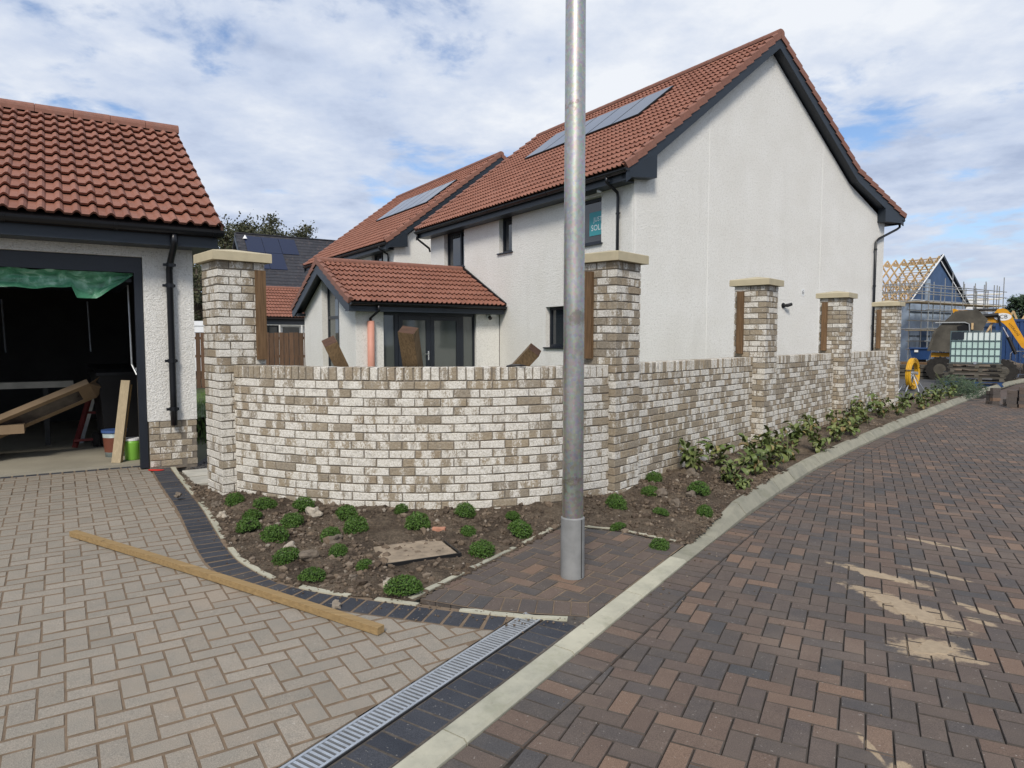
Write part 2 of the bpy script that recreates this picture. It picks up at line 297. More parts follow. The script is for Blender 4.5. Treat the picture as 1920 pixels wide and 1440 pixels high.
# ------------------------------------------------------------------ geometry helpers
class MB:
    def __init__(s): s.v = []; s.f = []
    def add(s, vs, fs, M=None):
        o = len(s.v); s.v += [tuple(M @ Vector(p)) if M else tuple(p) for p in vs]; s.f += [tuple(i + o for i in f) for f in fs]; return s
    def box(s, x0, x1, y0, y1, z0, z1, M=None):
        return s.add([(x0, y0, z0), (x1, y0, z0), (x1, y1, z0), (x0, y1, z0), (x0, y0, z1), (x1, y0, z1), (x1, y1, z1), (x0, y1, z1)],
                     [(0, 3, 2, 1), (4, 5, 6, 7), (0, 1, 5, 4), (1, 2, 6, 5), (2, 3, 7, 6), (3, 0, 4, 7)], M)
    def prism(s, poly, a, b, M=None):
        """poly in (p, q); extruded along the third axis from a to b: default axis z"""
        n = len(poly)
        return s.add([(p, q, a) for p, q in poly] + [(p, q, b) for p, q in poly],
                     [tuple(range(n - 1, -1, -1)), tuple(range(n, 2 * n))] + [(i, (i + 1) % n, n + (i + 1) % n, n + i) for i in range(n)], M)
    def prism_y(s, poly, y0, y1, M=None):      # poly in (x, z)
        n = len(poly)
        return s.add([(p, y0, q) for p, q in poly] + [(p, y1, q) for p, q in poly],
                     [tuple(range(n)), tuple(range(2 * n - 1, n - 1, -1))] + [(i, n + i, n + (i + 1) % n, (i + 1) % n) for i in range(n)], M)
    def prism_x(s, poly, x0, x1, M=None):      # poly in (y, z)
        n = len(poly)
        return s.add([(x0, p, q) for p, q in poly] + [(x1, p, q) for p, q in poly],
                     [tuple(range(n - 1, -1, -1)), tuple(range(n, 2 * n))] + [(i, (i + 1) % n, n + (i + 1) % n, n + i) for i in range(n)], M)
    def tube(s, pts, r, n=8, caps=True, M=None):
        P = [Vector(p) for p in pts]; rs = r if isinstance(r, (list, tuple)) else [r] * len(P); vs = []
        up = None
        for i, p in enumerate(P):
            d = (P[min(i + 1, len(P) - 1)] - P[max(i - 1, 0)]).normalized()
            if up is None: up = Vector((0, 0, 1)) if abs(d.z) < .9 else Vector((1, 0, 0))
            a = d.cross(up); a = a.normalized() if a.length > 1e-6 else Vector((1, 0, 0)); b = a.cross(d).normalized(); up = b
            vs += [tuple(p + a * rs[i] * math.cos(2 * PI * k / n) + b * rs[i] * math.sin(2 * PI * k / n)) for k in range(n)]
        fs = [(i * n + k, i * n + (k + 1) % n, (i + 1) * n + (k + 1) % n, (i + 1) * n + k) for i in range(len(P) - 1) for k in range(n)]
        if caps: fs += [tuple(range(n - 1, -1, -1)), tuple(range((len(P) - 1) * n, len(P) * n))]
        return s.add(vs, fs, M)
    def beam(s, a, b, w, h, roll=0., M=None):
        """box along a->b, w across, h in the other direction"""
        a = Vector(a); b = Vector(b); d = (b - a); L = d.length; d.normalize()
        up = Vector((0, 0, 1)) if abs(d.z) < .95 else Vector((0, 1, 0))
        x = d.cross(up).normalized(); y = x.cross(d).normalized()
        T = Matrix((( x.x, y.x, d.x, a.x), (x.y, y.y, d.y, a.y), (x.z, y.z, d.z, a.z), (0, 0, 0, 1))) @ Matrix.Rotation(roll, 4, 'Z')
        return s.box(-w / 2, w / 2, -h / 2, h / 2, 0, L, (M @ T) if M else T)
    def mesh(s, name, mat=None, smooth=False):
        me = bpy.data.meshes.new(name); me.from_pydata(s.v, [], s.f)
        if mat: me.materials.append(mat)
        if smooth: me.shade_smooth()
        me.update(); return me
    def build(s, name, mat=None, parent=None, smooth=False, M=None):
        bm = bmesh.new(); me = s.mesh(name, mat); bm.from_mesh(me); bmesh.ops.recalc_face_normals(bm, faces=bm.faces[:]); bm.to_mesh(me); bm.free()
        if smooth: me.shade_smooth()
        return put(name, me, parent, M)
def put(name, me, parent=None, M=None):
    o = bpy.data.objects.new(name, me); COL.objects.link(o)
    if parent: o.parent = parent
    if M is not None: o.matrix_basis = M
    return o
def tag(o, label=None, cat=None, group=None, kind=None):
    if label: o['label'] = label
    if cat: o['category'] = cat
    if group: o['group'] = group
    if kind: o['kind'] = kind
    return o
def thing(name, label, cat, loc=(0, 0, 0), rz=0., group=None):
    o = bpy.data.objects.new(name, None); COL.objects.link(o); o.location = loc; o.rotation_euler = (0, 0, rz); o.empty_display_size = .1
    bpy_later.append(o); return tag(o, label, cat, group, 'thing')
bpy_later = []
def copy_tree(o, parent=None):
    c = o.copy(); COL.objects.link(c); c.parent = parent
    for ch in CH.get(o.name, []): copy_tree(ch, c)
    return c
CH = {}
def children_index():
    CH.clear()
    for o in COL.objects:
        if o.parent: CH.setdefault(o.parent.name, []).append(o)
def TR(x, y, z, rz=0.): return Matrix.Translation((x, y, z)) @ Matrix.Rotation(rz, 4, 'Z')
def clip_poly(sub, clipc):
    """Sutherland-Hodgman: subject polygon clipped by a convex CCW polygon"""
    out = sub
    for i in range(len(clipc)):
        a = clipc[i]; b = clipc[(i + 1) % len(clipc)]; inp = out; out = []
        if not inp: return []
        side = lambda p: (b[0] - a[0]) * (p[1] - a[1]) - (b[1] - a[1]) * (p[0] - a[0])
        for j in range(len(inp)):
            p = inp[j]; q = inp[(j + 1) % len(inp)]; sp, sq = side(p), side(q)
            if sp >= 0: out.append(p)
            if (sp >= 0) != (sq >= 0):
                t = sp / (sp - sq); out.append((p[0] + (q[0] - p[0]) * t, p[1] + (q[1] - p[1]) * t))
    return out
def area(p): return .5 * sum(p[i][0] * p[(i + 1) % len(p)][1] - p[(i + 1) % len(p)][0] * p[i][1] for i in range(len(p)))
def clean(p, eps=.004):
    out = []
    for q in p:
        if not out or math.dist(out[-1], q) > eps: out.append(q)
    if len(out) > 1 and math.dist(out[0], out[-1]) < eps: out.pop()
    return out
def inside(pt, poly):
    x, y = pt; c = False; j = len(poly) - 1
    for i in range(len(poly)):
        xi, yi = poly[i]; xj, yj = poly[j]
        if (yi > y) != (yj > y) and x < (xj - xi) * (y - yi) / (yj - yi) + xi: c = not c
        j = i
    return c
def dist_seg(p, a, b):
    ax, ay = a; bx, by = b; dx, dy = bx - ax, by - ay; t = max(0, min(1, ((p[0] - ax) * dx + (p[1] - ay) * dy) / (dx * dx + dy * dy + 1e-12)))
    return math.hypot(p[0] - ax - t * dx, p[1] - ay - t * dy)
def dist_line(p, pl): return min(dist_seg(p, pl[i], pl[i + 1]) for i in range(len(pl) - 1))
def in_view(x, y, z=0., m=1.06):
    d = y * .99789 - (z - CZ) * (-.0648) * -1
    d = y * .99789 - (z - CZ) * .06486
    if d < .3: return False
    u = y * .06486 + (z - CZ) * .99789
    return abs(x / d) < .7518 * m and -.5638 * m * 1.05 < u / d < .5638 * m
def gh(x, y):
    return .02 * max(0., -(x - .211) * .839 + (y - 3.455) * .545)
GN = Vector((.0168, -.0109, 1)).normalized()
GROT = Vector((0, 0, 1)).rotation_difference(GN).to_matrix().to_4x4()

def paver_shape(poly, bev=.005, depth=.03):
    """bevelled slab with top at z=0 from a CCW polygon"""
    c = (sum(p[0] for p in poly) / len(poly), sum(p[1] for p in poly) / len(poly))
    def inset(p):
        d = math.dist(p, c); k = max(0., 1 - bev * 1.3 / max(d, .02)); return (c[0] + (p[0] - c[0]) * k, c[1] + (p[1] - c[1]) * k)
    n = len(poly)
    vs = [(p[0], p[1], -depth) for p in poly] + [(p[0], p[1], -bev) for p in poly] + [(*inset(p), 0) for p in poly]
    fs = [(i, (i + 1) % n, n + (i + 1) % n, n + i) for i in range(n)] + [(n + i, n + (i + 1) % n, 2 * n + (i + 1) % n, 2 * n + i) for i in range(n)] + [tuple(range(2 * n, 3 * n))]
    return vs, fs
def lay_pavers(parent, polys, mat, name, zf, tilt, limit=300, stuffname=None, bev=.005, jit=.0012, grit=None):
    """polys: list of (polygon in world xy). Largest (nearest) ones in view become parts, the rest one joined part."""
    rnd = random.Random(len(polys)); items = []
    for p in polys:
        c = (sum(q[0] for q in p) / len(p), sum(q[1] for q in p) / len(p)); items.append((math.hypot(*c), c, p))
    items.sort(key=lambda t: t[0]); cache = {}; k = 0; rest = MB(); rest_idx = []; grit = grit or m_darkjoint
    def edge_index(nn): return [0] * nn + [1] * nn + [0]      # the chamfer ring holds grit
    for d, c, p in items:
        z = zf(*c) + rnd.uniform(-jit, jit)
        T = Matrix.Translation((c[0], c[1], z)) @ (GROT if tilt else Matrix.Identity(4)) @ Matrix.Rotation(rnd.gauss(0, .006), 4, 'X') @ Matrix.Rotation(rnd.gauss(0, .006), 4, 'Y') @ Matrix.Rotation(rnd.gauss(0, .006), 4, 'Z')
        loc = [(q[0] - c[0], q[1] - c[1]) for q in p]
        if k < limit and in_view(c[0], c[1], z):
            key = tuple((round(a, 3), round(b, 3)) for a, b in loc)
            if key not in cache:
                m = MB(); m.add(*paver_shape(loc, bev)); me = m.mesh(name, mat); me.materials.append(grit); me.polygons.foreach_set('material_index', edge_index(len(loc))); cache[key] = me
            put(name, cache[key], parent, T); k += 1
        else:
            rest.add(*paver_shape(loc, bev, .012), T); rest_idx += edge_index(len(loc))
    if rest.v:
        me = rest.mesh(name + 's', mat); me.materials.append(grit); me.polygons.foreach_set('material_index', rest_idx); tag(put(stuffname or name + 's', me, parent), kind='stuff')
def herring(ox, oy, ang, ext, region, joint, keep=lambda x, y: True, unit=.1, jl=None):
    """90 degree herringbone in region polygon; returns clipped polygons"""
    ca, sa = math.cos(ang), math.sin(ang); res = []; jl = jl or joint
    n = int(ext / unit); minx = min(p[0] for p in region) - .2; maxx = max(p[0] for p in region) + .2; miny = min(p[1] for p in region) - .2; maxy = max(p[1] for p in region) + .2
    for i in range(-n, n):
        for j in range(-n, n):
            k = (i - j) % 4
            if k == 0: r = (i, j, i + 2, j + 1)
            elif k == 3: r = (i, j, i + 1, j + 2)
            else: continue
            x0, y0, x1, y1 = [v * unit for v in r]
            gx, gy = joint / 2, jl / 2
            q = [(x0 + gx, y0 + gy), (x1 - gx, y0 + gy), (x1 - gx, y1 - gy), (x0 + gx, y1 - gy)]
            cx, cy = ox + ca * (x0 + x1) / 2 - sa * (y0 + y1) / 2, oy + sa * (x0 + x1) / 2 + ca * (y0 + y1) / 2
            if not (minx < cx < maxx and miny < cy < maxy) or not keep(cx, cy): continue
            q = [(ox + ca * a - sa * b, oy + sa * a + ca * b) for a, b in q]
            ins = all(inside(p, region) for p in q)
            if ins: res.append(q); continue
            if dist_line((cx, cy), region + [region[0]]) > .16 and not inside((cx, cy), region): continue
            c = clean(clip_poly(region, q))
            if len(c) >= 3 and area(c) > .0012: res.append(c)
    return res
def offset_line(pl, d):
    """offset a polyline to its left by d"""
    out = []
    for i in range(len(pl)):
        a = pl[max(i - 1, 0)]; b = pl[min(i + 1, len(pl) - 1)]; dx, dy = b[0] - a[0], b[1] - a[1]; L = math.hypot(dx, dy); out.append((pl[i][0] - dy / L * d, pl[i][1] + dx / L * d))
    return out
def resample(pl, step):
    out = [pl[0]]; acc = 0
    for i in range(len(pl) - 1):
        a, b = pl[i], pl[i + 1]; L = math.dist(a, b); t = step - acc
        while t <= L:
            out.append((a[0] + (b[0] - a[0]) * t / L, a[1] + (b[1] - a[1]) * t / L)); t += step
        acc = (acc + L) % step if L >= step - acc else acc + L
    return out
def smooth_line(pl, it=2):
    for _ in range(it):
        o = [pl[0]]
        for a, b in zip(pl, pl[1:]): o += [(a[0] * .75 + b[0] * .25, a[1] * .75 + b[1] * .25), (a[0] * .25 + b[0] * .75, a[1] * .25 + b[1] * .75)]
        o.append(pl[-1]); pl = o
    return pl
def soldiers(pl, side, length, pitch, joint):
    """pavers laid across a polyline: 'side' +1 left / -1 right of it"""
    pts = resample(pl, pitch); res = []
    for a, b in zip(pts, pts[1:]):
        dx, dy = b[0] - a[0], b[1] - a[1]; L = math.hypot(dx, dy); ux, uy = dx / L, dy / L; nx, ny = -uy * side, ux * side; g = joint / 2
        q = [(a[0] + ux * g + nx * g, a[1] + uy * g + ny * g), (b[0] - ux * g + nx * g, b[1] - uy * g + ny * g),
             (b[0] - ux * g + nx * (length - g), b[1] - uy * g + ny * (length - g)), (a[0] + ux * g + nx * (length - g), a[1] + uy * g + ny * (length - g))]
        res.append(q if side > 0 else q[::-1])
    return res
def sheet(name, poly, zf, mat, kind='structure', thick=None, parent=None):
    m = MB(); n = len(poly); m.add([(p[0], p[1], zf(*p)) for p in poly], [tuple(range(n))]); o = m.build(name, mat, parent)
    if area(poly) < 0: pass
    return tag(o, kind=kind) if kind else o

# ------------------------------------------------------------------ ground, kerb, paving
KU = (.5446, .8387); KN = (-.8387, .5446); KB = (.211, 3.455)
def K(t, d=0.): return (KB[0] + KU[0] * t + KN[0] * d, KB[1] + KU[1] * t + KN[1] * d)
def kd(p): return (p[0] - KB[0]) * KN[0] + (p[1] - KB[1]) * KN[1]
FRONT = [K(-3.2, -.127), K(-1, -.127), K(0, -.127), K(1.6, -.127), (1.641, 5.407), (2.135, 6.119), (2.834, 7.107), (3.741, 8.34), (5.231, 10.153), (7.331, 12.609), (10.497, 16.209), (12.659, 18.603), (14.562, 20.788), (18.045, 24.463), (22.5, 28.6)]
EDGE = [(-4.02, 7.98), (-3.905, 7.81), (-3.321, 6.916), (-2.802, 6.156), (-2.288, 5.313), (-2.011, 4.878), (-1.847, 4.654), (-1.52, 4.34), (-1.335, 4.225), (-1.055, 4.117), (-.618, 3.999), (-.171, 3.876), (.10, 3.835), (.40, 3.80)]
EDGE = smooth_line(EDGE, 2)
ROADZ = -.02
tag(put('ground', MB().add([(-400, -60, -.35), (400, -60, -.35), (400, 700, -.35), (-400, 700, -.35)], [(0, 1, 2, 3)]).mesh('ground', m_ground)), kind='structure')
# road
rl = offset_line(FRONT, .0)
road_poly = [K(-3.2, -.12)] + [p for p in FRONT[1:]] + [(40, 30), (40, -3), (-2, -3)]
road_poly = road_poly[::-1]
m = MB(); m.add([(p[0], p[1], ROADZ - .010) for p in road_poly], [tuple(range(len(road_poly)))]); road = tag(m.build('road', m_roadjoint), kind='structure')
def far_road_mat():
    M = Mat('road_far', .88, spec=.2)
    c = M.ramp(M.noise(7, 4, .7, vec=M.pos), [(.3, (.07, .058, .054)), (.5, (.10, .077, .066)), (.7, (.13, .092, .073))]); M.color(c); M.bump(M.noise(9, 3, vec=M.pos), .3, .01); return M.m
m = MB(); m.add([(13.2, 18.9, ROADZ - .003), (40, 18.9, ROADZ - .003), (40, 30, ROADZ - .003), (22.45, 28.4, ROADZ - .003), (18.1, 24.4, ROADZ - .003), (14.6, 20.6, ROADZ - .003)], [(0, 1, 2, 3, 4, 5)]); tag(m.build('road_far_end', far_road_mat()), kind='structure')
inner = offset_line(FRONT, -.206)
region = [inner[0]] + inner[1:] + [(30, 19.3), (30, 1.2), (0, 1.2)]
region = [p for p in region if p[1] < 22][::-1]
polys = herring(.9, 2.5, math.radians(62.8), 26, region, .004, keep=lambda x, y: (in_view(x, y, 0, 1.3) or y < 3) and y < 19.2 and x < 17)
lay_pavers(road, polys, m_road, 'paver', lambda x, y: ROADZ, False, 300, 'paver_field', bev=.0045, jit=.0018)
sp = soldiers([p for p in FRONT if p[1] < 19], -1, .2, .104, .005)
lay_pavers(road, [[tuple(q) for q in (p if area(p) > 0 else p[::-1])] for p in sp], m_road, 'border_paver', lambda x, y: ROADZ, False, 120, bev=.005, jit=.002)
# kerb
kerb = tag(put('kerb', MB().add([(p[0], p[1], -.12) for p in FRONT[:-1]] + [(p[0], p[1], -.12) for p in offset_line(FRONT, .12)[:-1]], [(i, i + 1, len(FRONT) + i, len(FRONT) - 1 + i) for i in range(len(FRONT) - 2)]).mesh('kerb', m_darkjoint)), kind='structure')
PF_DROP = [(.0, -.1), (.0, -.015), (.013, -.002), (.118, .003), (.125, -.002), (.125, -.1)]
PF_RISE = [(.0, -.1), (.0, .004), (.080, .096), (.128, .100), (.137, .094), (.137, -.1)]
def lerp_pf(k): return [(a[0] + (b[0] - a[0]) * k, a[1] + (b[1] - a[1]) * k) for a, b in zip(PF_DROP, PF_RISE)]
cum = [0]
for a, b in zip(FRONT, FRONT[1:]): cum.append(cum[-1] + math.dist(a, b))
def at_len(L):
    for i in range(len(FRONT) - 1):
        if L <= cum[i + 1] or i == len(FRONT) - 2:
            t = (L - cum[i]) / (cum[i + 1] - cum[i]); a, b = FRONT[i], FRONT[i + 1]; return (a[0] + (b[0] - a[0]) * t, a[1] + (b[1] - a[1]) * t)
joints = [3.2 + t for t in (-2.745, -1.83, -.915, 0, .915, 1.74, 2.42, 3.28)]
while joints[-1] < cum[-1] - 1: joints.append(joints[-1] + (.61 if joints[-1] < 14 else .915))
rk = random.Random(3)
for a, b in zip(joints, joints[1:]):
    g = .004; n = 3; P = [at_len(a + g + (b - a - 2 * g) * i / n) for i in range(n + 1)]
    d = (P[-1][0] - P[0][0], P[-1][1] - P[0][1]); L = math.hypot(*d); nx, ny = -d[1] / L, d[0] / L; vs = []; jz = rk.uniform(-.002, .003)
    for i, p in enumerate(P):
        tt = (a + (b - a) * i / n - 3.2)
        k = max(0, min(1, (tt - 2.42) / .86))
        for s_, z_ in lerp_pf(k): vs.append((p[0] + nx * s_, p[1] + ny * s_, z_ + jz))
    fs = [(i * 6 + j, i * 6 + j + 1, (i + 1) * 6 + j + 1, (i + 1) * 6 + j) for i in range(n) for j in range(5)] + [tuple(range(6)), tuple(range(n * 6 + 5, n * 6 - 1, -1))]
    MB().add(vs, fs).build('kerb_stone', m_kerb if b < 5.4 else m_kerb_old, kerb)
# driveway
SO = offset_line(EDGE, -.045); SI = offset_line(EDGE, -.252)
G0 = (-3.714, 7.919); GA = math.radians(33.37); gx = (math.cos(GA), math.sin(GA)); hx = (-gx[1], gx[0])
def GP(x, y): return (G0[0] + gx[0] * x + hx[0] * y, G0[1] + gx[1] * x + hx[1] * y)
si = [p for p in SI if kd(p) > .36]
last = si[-1]; t0 = (last[0] - KB[0]) * KU[0] + (last[1] - KB[1]) * KU[1]
drive_poly = [K(-2.6, .352), K(t0 + .05, .352)] + si[::-1] + [GP(-.40, 0), GP(-.49, .0), GP(-.49, .205), GP(-4.7, .205), GP(-7.5, .2), (-7.5, 1.2)]
m = MB(); big = [K(-3, .352), K(t0 + .3, .352)] + [(p[0] + .03, p[1] + .03) for p in SO[::-1] if kd(p) > .36] + [GP(-.1, 0), GP(-.49, .0), GP(-.49, .33), GP(-4.7, .33), GP(-8, .3), (-8, 1)]
m.add([(p[0], p[1], gh(*p) - .0028) for p in big], [tuple(range(len(big)))]); drive = tag(m.build('driveway', m_sandjoint), kind='structure')
MB().add([(*K(-3, .0), -.004), (*K(.9, .0), -.004), (*K(.9, .206), -.004), (*K(-3, .206), -.004)], [(0, 1, 2, 3)]).build('channel_bed', m_graphite, drive)
polys = herring(-1.70, 2.50, math.radians(33.4), 14, drive_poly, .006, keep=lambda x, y: in_view(x, y, 0, 1.6) or y < 3, jl=.013, unit=.103)
# joints running away from the camera are wider than those across it
lay_pavers(drive, polys, m_grey, 'paver', gh, True, 300, 'paver_field', bev=.0035, jit=.0012, grit=m_sandjoint)
sp = [p if area(p) > 0 else p[::-1] for p in soldiers(SO, -1, .2, .110, .011)]
sp = [c for c in (clean(clip_poly(p, [K(-3, .352), K(6, .352), K(6, 9), K(-3, 9)])) for p in sp) if len(c) > 2 and area(c) > .002]
lay_pavers(drive, sp, m_dark, 'sett', gh, True, 300)
sp = soldiers([K(-2.6, .002), K(.35, .002)], 1, .2, .103, .006)
edge_lo = [(-.171, 3.83), (.42, 3.757)]
lay_pavers(drive, [p if area(p) > 0 else p[::-1] for p in sp], m_dark, 'channel_sett', lambda x, y: .0, False, 60, grit=m_graphite)
th = []
for i in range(38):
    x0 = -.53 - i * .112
    th.append([GP(x0 - .10, .21), GP(x0, .21), GP(x0, .305), GP(x0 - .10, .305)])
lay_pavers(drive, th, m_dark, 'threshold_sett', gh, True, 60)
# sprayed red mark on the dark setts next to the garage corner
m = MB(); c = (-4.03, 7.62); pts = [(c[0] + .085 * math.cos(a) * (1 + .15 * math.sin(3 * a)), c[1] + .055 * math.sin(a) * (1 + .2 * math.cos(2 * a))) for a in [i * PI / 8 for i in range(16)]]
m.add([(p[0], p[1], gh(*p) + .004) for p in pts], [tuple(range(16))]); m.build('spray_mark', m_spray, drive)
# edging strips of concrete beside the setts and round the brindle pad
def strip(name, pl, wid, z1, mat, parent, side=1, gaps=(), rag=.008, seg=.09):
    pts = resample(pl, seg); q = offset_line(pts, wid * side); m = MB(); r = random.Random(len(pts)); n = len(pts)
    run = []
    def flush():
        if len(run) < 2: run.clear(); return
        vs = []; 
        for a, b in run:
            za = gh(*a); j = r.uniform(-rag, rag); k = r.uniform(-rag, rag)
            vs += [(a[0], a[1], za - .05), (a[0], a[1], za + z1), (b[0] + j, b[1] + k, za + z1 - .002 + r.uniform(-.003, .002)), (b[0] + j, b[1] + k, za - .05)]
        L = len(run); fs = [(i * 4 + j, i * 4 + j + 1, i * 4 + 5 + j, i * 4 + 4 + j) for i in range(L - 1) for j in range(3)] + [(0, 1, 2, 3), ((L - 1) * 4 + 3, (L - 1) * 4 + 2, (L - 1) * 4 + 1, (L - 1) * 4)]
        m.add(vs, fs); run.clear()
    for i in range(n):
        if any(a <= i / n <= b for a, b in gaps): flush()
        else: run.append((pts[i], q[i]))
    flush(); return m.build(name, mat, parent)
edging = tag(strip('edging', SO, .045, .006, m_kerb, None, 1, gaps=((.27, .31), (.515, .55), (.69, .72), (.78, .80), (.86, .875))), kind='structure')
PADL = [(-.60, 4.03), (-.277, 4.558), (.0, 4.994), (.269, 5.442), (.41, 5.69)]; PADR = [(.41, 5.69), (.88, 5.57), (1.185, 5.34), (1.335, 5.235)]
strip('edging_board', PADL, .045, .008, m_kerb, edging, 1, gaps=((.28, .31), (.62, .66)), seg=.06); strip('edging_board', PADR, .028, .010, m_kerb, edging, 1, seg=.06, rag=.003)
pad_poly = [(-.56, 4.045), (-.171, 3.90), (.12, 3.86), (.425, 3.83)] + [K(.42, .002), K(2.08, .002)] + [(1.15, 5.31), (.88, 5.53), (.43, 5.65), (.269, 5.41), (.0, 4.97), (-.277, 4.53)]
pad = tag(put('paved_pad', MB().add([(p[0], p[1], gh(*p) - .003) for p in pad_poly], [tuple(range(len(pad_poly)))]).mesh('paved_pad', m_sandjoint)), kind='structure')
lo = [(-.56, 4.045), (-.171, 3.905), (.12, 3.866), (.43, 3.832), (.75, 3.80)]
sp = [p if area(p) > 0 else p[::-1] for p in soldiers(lo, 1, .2, .103, .005)]
sp = [c for c in (clean(clip_poly(pad_poly, p)) for p in sp) if len(c) > 2 and area(c) > .0012]
upper = offset_line(lo, .206); pad_in = [(-.465, 4.225)] + upper[1:-1] + [K(.66, .002)] + pad_poly[5:-1] + [(-.277, 4.53)]
lay_pavers(pad, sp, m_road, 'border_paver', lambda x, y: gh(x, y), True)
polys = herring(.2, 4.2, math.radians(57.2), 4, pad_in, .007, unit=.1025)
lay_pavers(pad, polys, m_road, 'paver', lambda x, y: gh(x, y), True, 300)
# drain channel with its grating
dr = thing('drain_channel', 'linear drain with slotted galvanised grating beside dark setts', 'drain', (*K(-2.6, .2785), .004), math.atan2(KU[1], KU[0]))
LD = 2.6 + .30
MB().box(0, LD, -.065, .065, -.12, -.045).box(0, LD, -.071, -.064, -.12, -.003).box(0, LD, .064, .071, -.12, -.003).build('trough', m_void, dr)
MB().box(0, LD, -.064, -.052, -.022, .001).box(0, LD, .052, .064, -.022, .001).build('frame_rail', m_steel, dr)
slat = MB().box(-.0065, .0065, -.052, .052, -.02, -.001).mesh('slat', m_steel)
for i in range(int(LD / .0255)): put('slat', slat, dr, TR(.013 + i * .0255, 0, 0))
# sand swept over the road
sandp = [
 [(2.38, 4.83), (2.35, 4.56), (2.45, 4.52), (2.6, 4.4), (2.71, 4.32), (2.66, 4.46), (2.59, 4.6), (2.5, 4.66), (2.43, 4.74)],
 [(2.23, 4.33), (2.21, 4.26), (2.22, 4.10), (2.30, 4.13), (2.25, 3.99), (2.28, 3.87), (2.33, 3.86), (2.33, 3.74), (2.41, 3.66), (2.46, 3.70), (2.50, 3.80), (2.53, 3.90), (2.47, 3.98), (2.44, 4.08), (2.45, 4.19), (2.38, 4.24)],
 [(2.02, 3.44), (2.03, 3.40), (2.11, 3.36), (2.23, 3.37), (2.32, 3.40), (2.35, 3.46), (2.32, 3.54), (2.26, 3.62), (2.15, 3.55), (2.11, 3.47)],
 [(2.30, 3.39), (2.27, 3.31), (2.34, 3.31), (2.335, 3.37)], [(2.84, 4.66), (2.87, 4.60), (3.03, 4.50), (2.98, 4.6)], [(2.75, 4.02), (2.80, 3.93), (2.86, 3.86), (2.83, 3.97)]]
m = MB(); r = random.Random(5)
for p in sandp[:3]:
    q = []; cc_ = (sum(v[0] for v in p) / len(p), sum(v[1] for v in p) / len(p)); p = [(cc_[0] + (v[0] - cc_[0]) * .72, cc_[1] + (v[1] - cc_[1]) * .72) for v in p]
    for a, b in zip(p, p[1:] + p[:1]):
        for k in range(4):
            t = k / 4; q.append((a[0] + (b[0] - a[0]) * t + r.uniform(-.011, .011), a[1] + (b[1] - a[1]) * t + r.uniform(-.011, .011)))
    c = (sum(v[0] for v in q) / len(q), sum(v[1] for v in q) / len(q)); n = len(q)
    o = [(x, y, ROADZ - .004) for x, y in q] + [(c[0] + (x - c[0]) * .86, c[1] + (y - c[1]) * .86, ROADZ + .0035) for x, y in q]
    m.add(o, [(i, (i + 1) % n, n + (i + 1) % n, n + i) for i in range(n)] + [tuple(range(n, 2 * n))])
tag(m.build('spilled_sand', m_sand), kind='stuff')
# ------------------------------------------------------------------ walls and pillars
P1 = (-2.716, 6.327); A1 = math.radians(41.6); AW = math.radians(48.9)
PIL = [(P1, A1), ((.973, 6.393), AW), ((3.408, 9.18), AW), ((5.812, 11.908), AW), ((8.346, 14.83), AW)]
ZT, ZC, CR = 1.35, 2.325, .075
rb = random.Random(11)
def brick_variants(L, Wd, H, mat, n=7):
    """bricks with slightly uneven edges, long side on x, face at y=0 looking to -y, centred on x, z from 0"""
    out = []
    for k in range(n):
        j = lambda a=.0022: rb.uniform(-a, a); m = MB(); fx = [-L / 2, -L / 6, L / 6, L / 2]
        bot = [(x + (j() if i in (0, 3) else 0), j(.0015), j(.0025)) for i, x in enumerate(fx)]; top = [(x + (j() if i in (0, 3) else 0), j(.0015), H + j(.0025)) for i, x in enumerate(fx)]
        e = .004; ring = bot + top[::-1]; fr = [(x * (1 - e * 1.6 / L), y - .0, z + (e if z < H / 2 else -e)) for x, y, z in ring]
        back = [(x, .005, z) for x, y, z in ring]; far = [(-L / 2, Wd, 0), (L / 2, Wd, 0), (L / 2, Wd, H), (-L / 2, Wd, H)]
        vs = fr + back + far; fs = [(0, 1, 6, 7), (1, 2, 5, 6), (2, 3, 4, 5)]
        fs += [(i, 8 + i, 8 + (i + 1) % 8, (i + 1) % 8) for i in range(8)]
        fs += [(8, 16, 17, 11, 10, 9), (12, 18, 19, 15, 14, 13), (11, 17, 18, 12), (15, 19, 16, 8), (16, 19, 18, 17)]
        m.add(vs, fs); bm = bmesh.new(); me = m.mesh('brick', mat); bm.from_mesh(me); bmesh.ops.recalc_face_normals(bm, faces=bm.faces[:]); bm.to_mesh(me); bm.free(); out.append(me)
    return out
BV = {mt.name: (brick_variants(.215, .1, .065, mt), brick_variants(.1025, .1, .065, mt, 4), brick_variants(.065, .215, .11, mt, 5)) for mt in (m_brick_pale, m_brick_tan, m_brick_mid)}
def any_of(l): return l[rb.randrange(len(l))]
def jt(): return Matrix.Translation((rb.uniform(-.0015, .0015), rb.uniform(-.0022, .0015), rb.uniform(-.0015, .0015)))
PLAB = ['brick pillar with cream cap at the garage end of the curved wall', 'brick pillar with cream cap directly right of the lamp post', 'brick pillar with cream cap left of the black wall lamp', 'brick pillar with cream cap between the two shortest straight wall sections', 'farthest brick pillar with cream cap, beside the yellow hose reel']
pillars = []
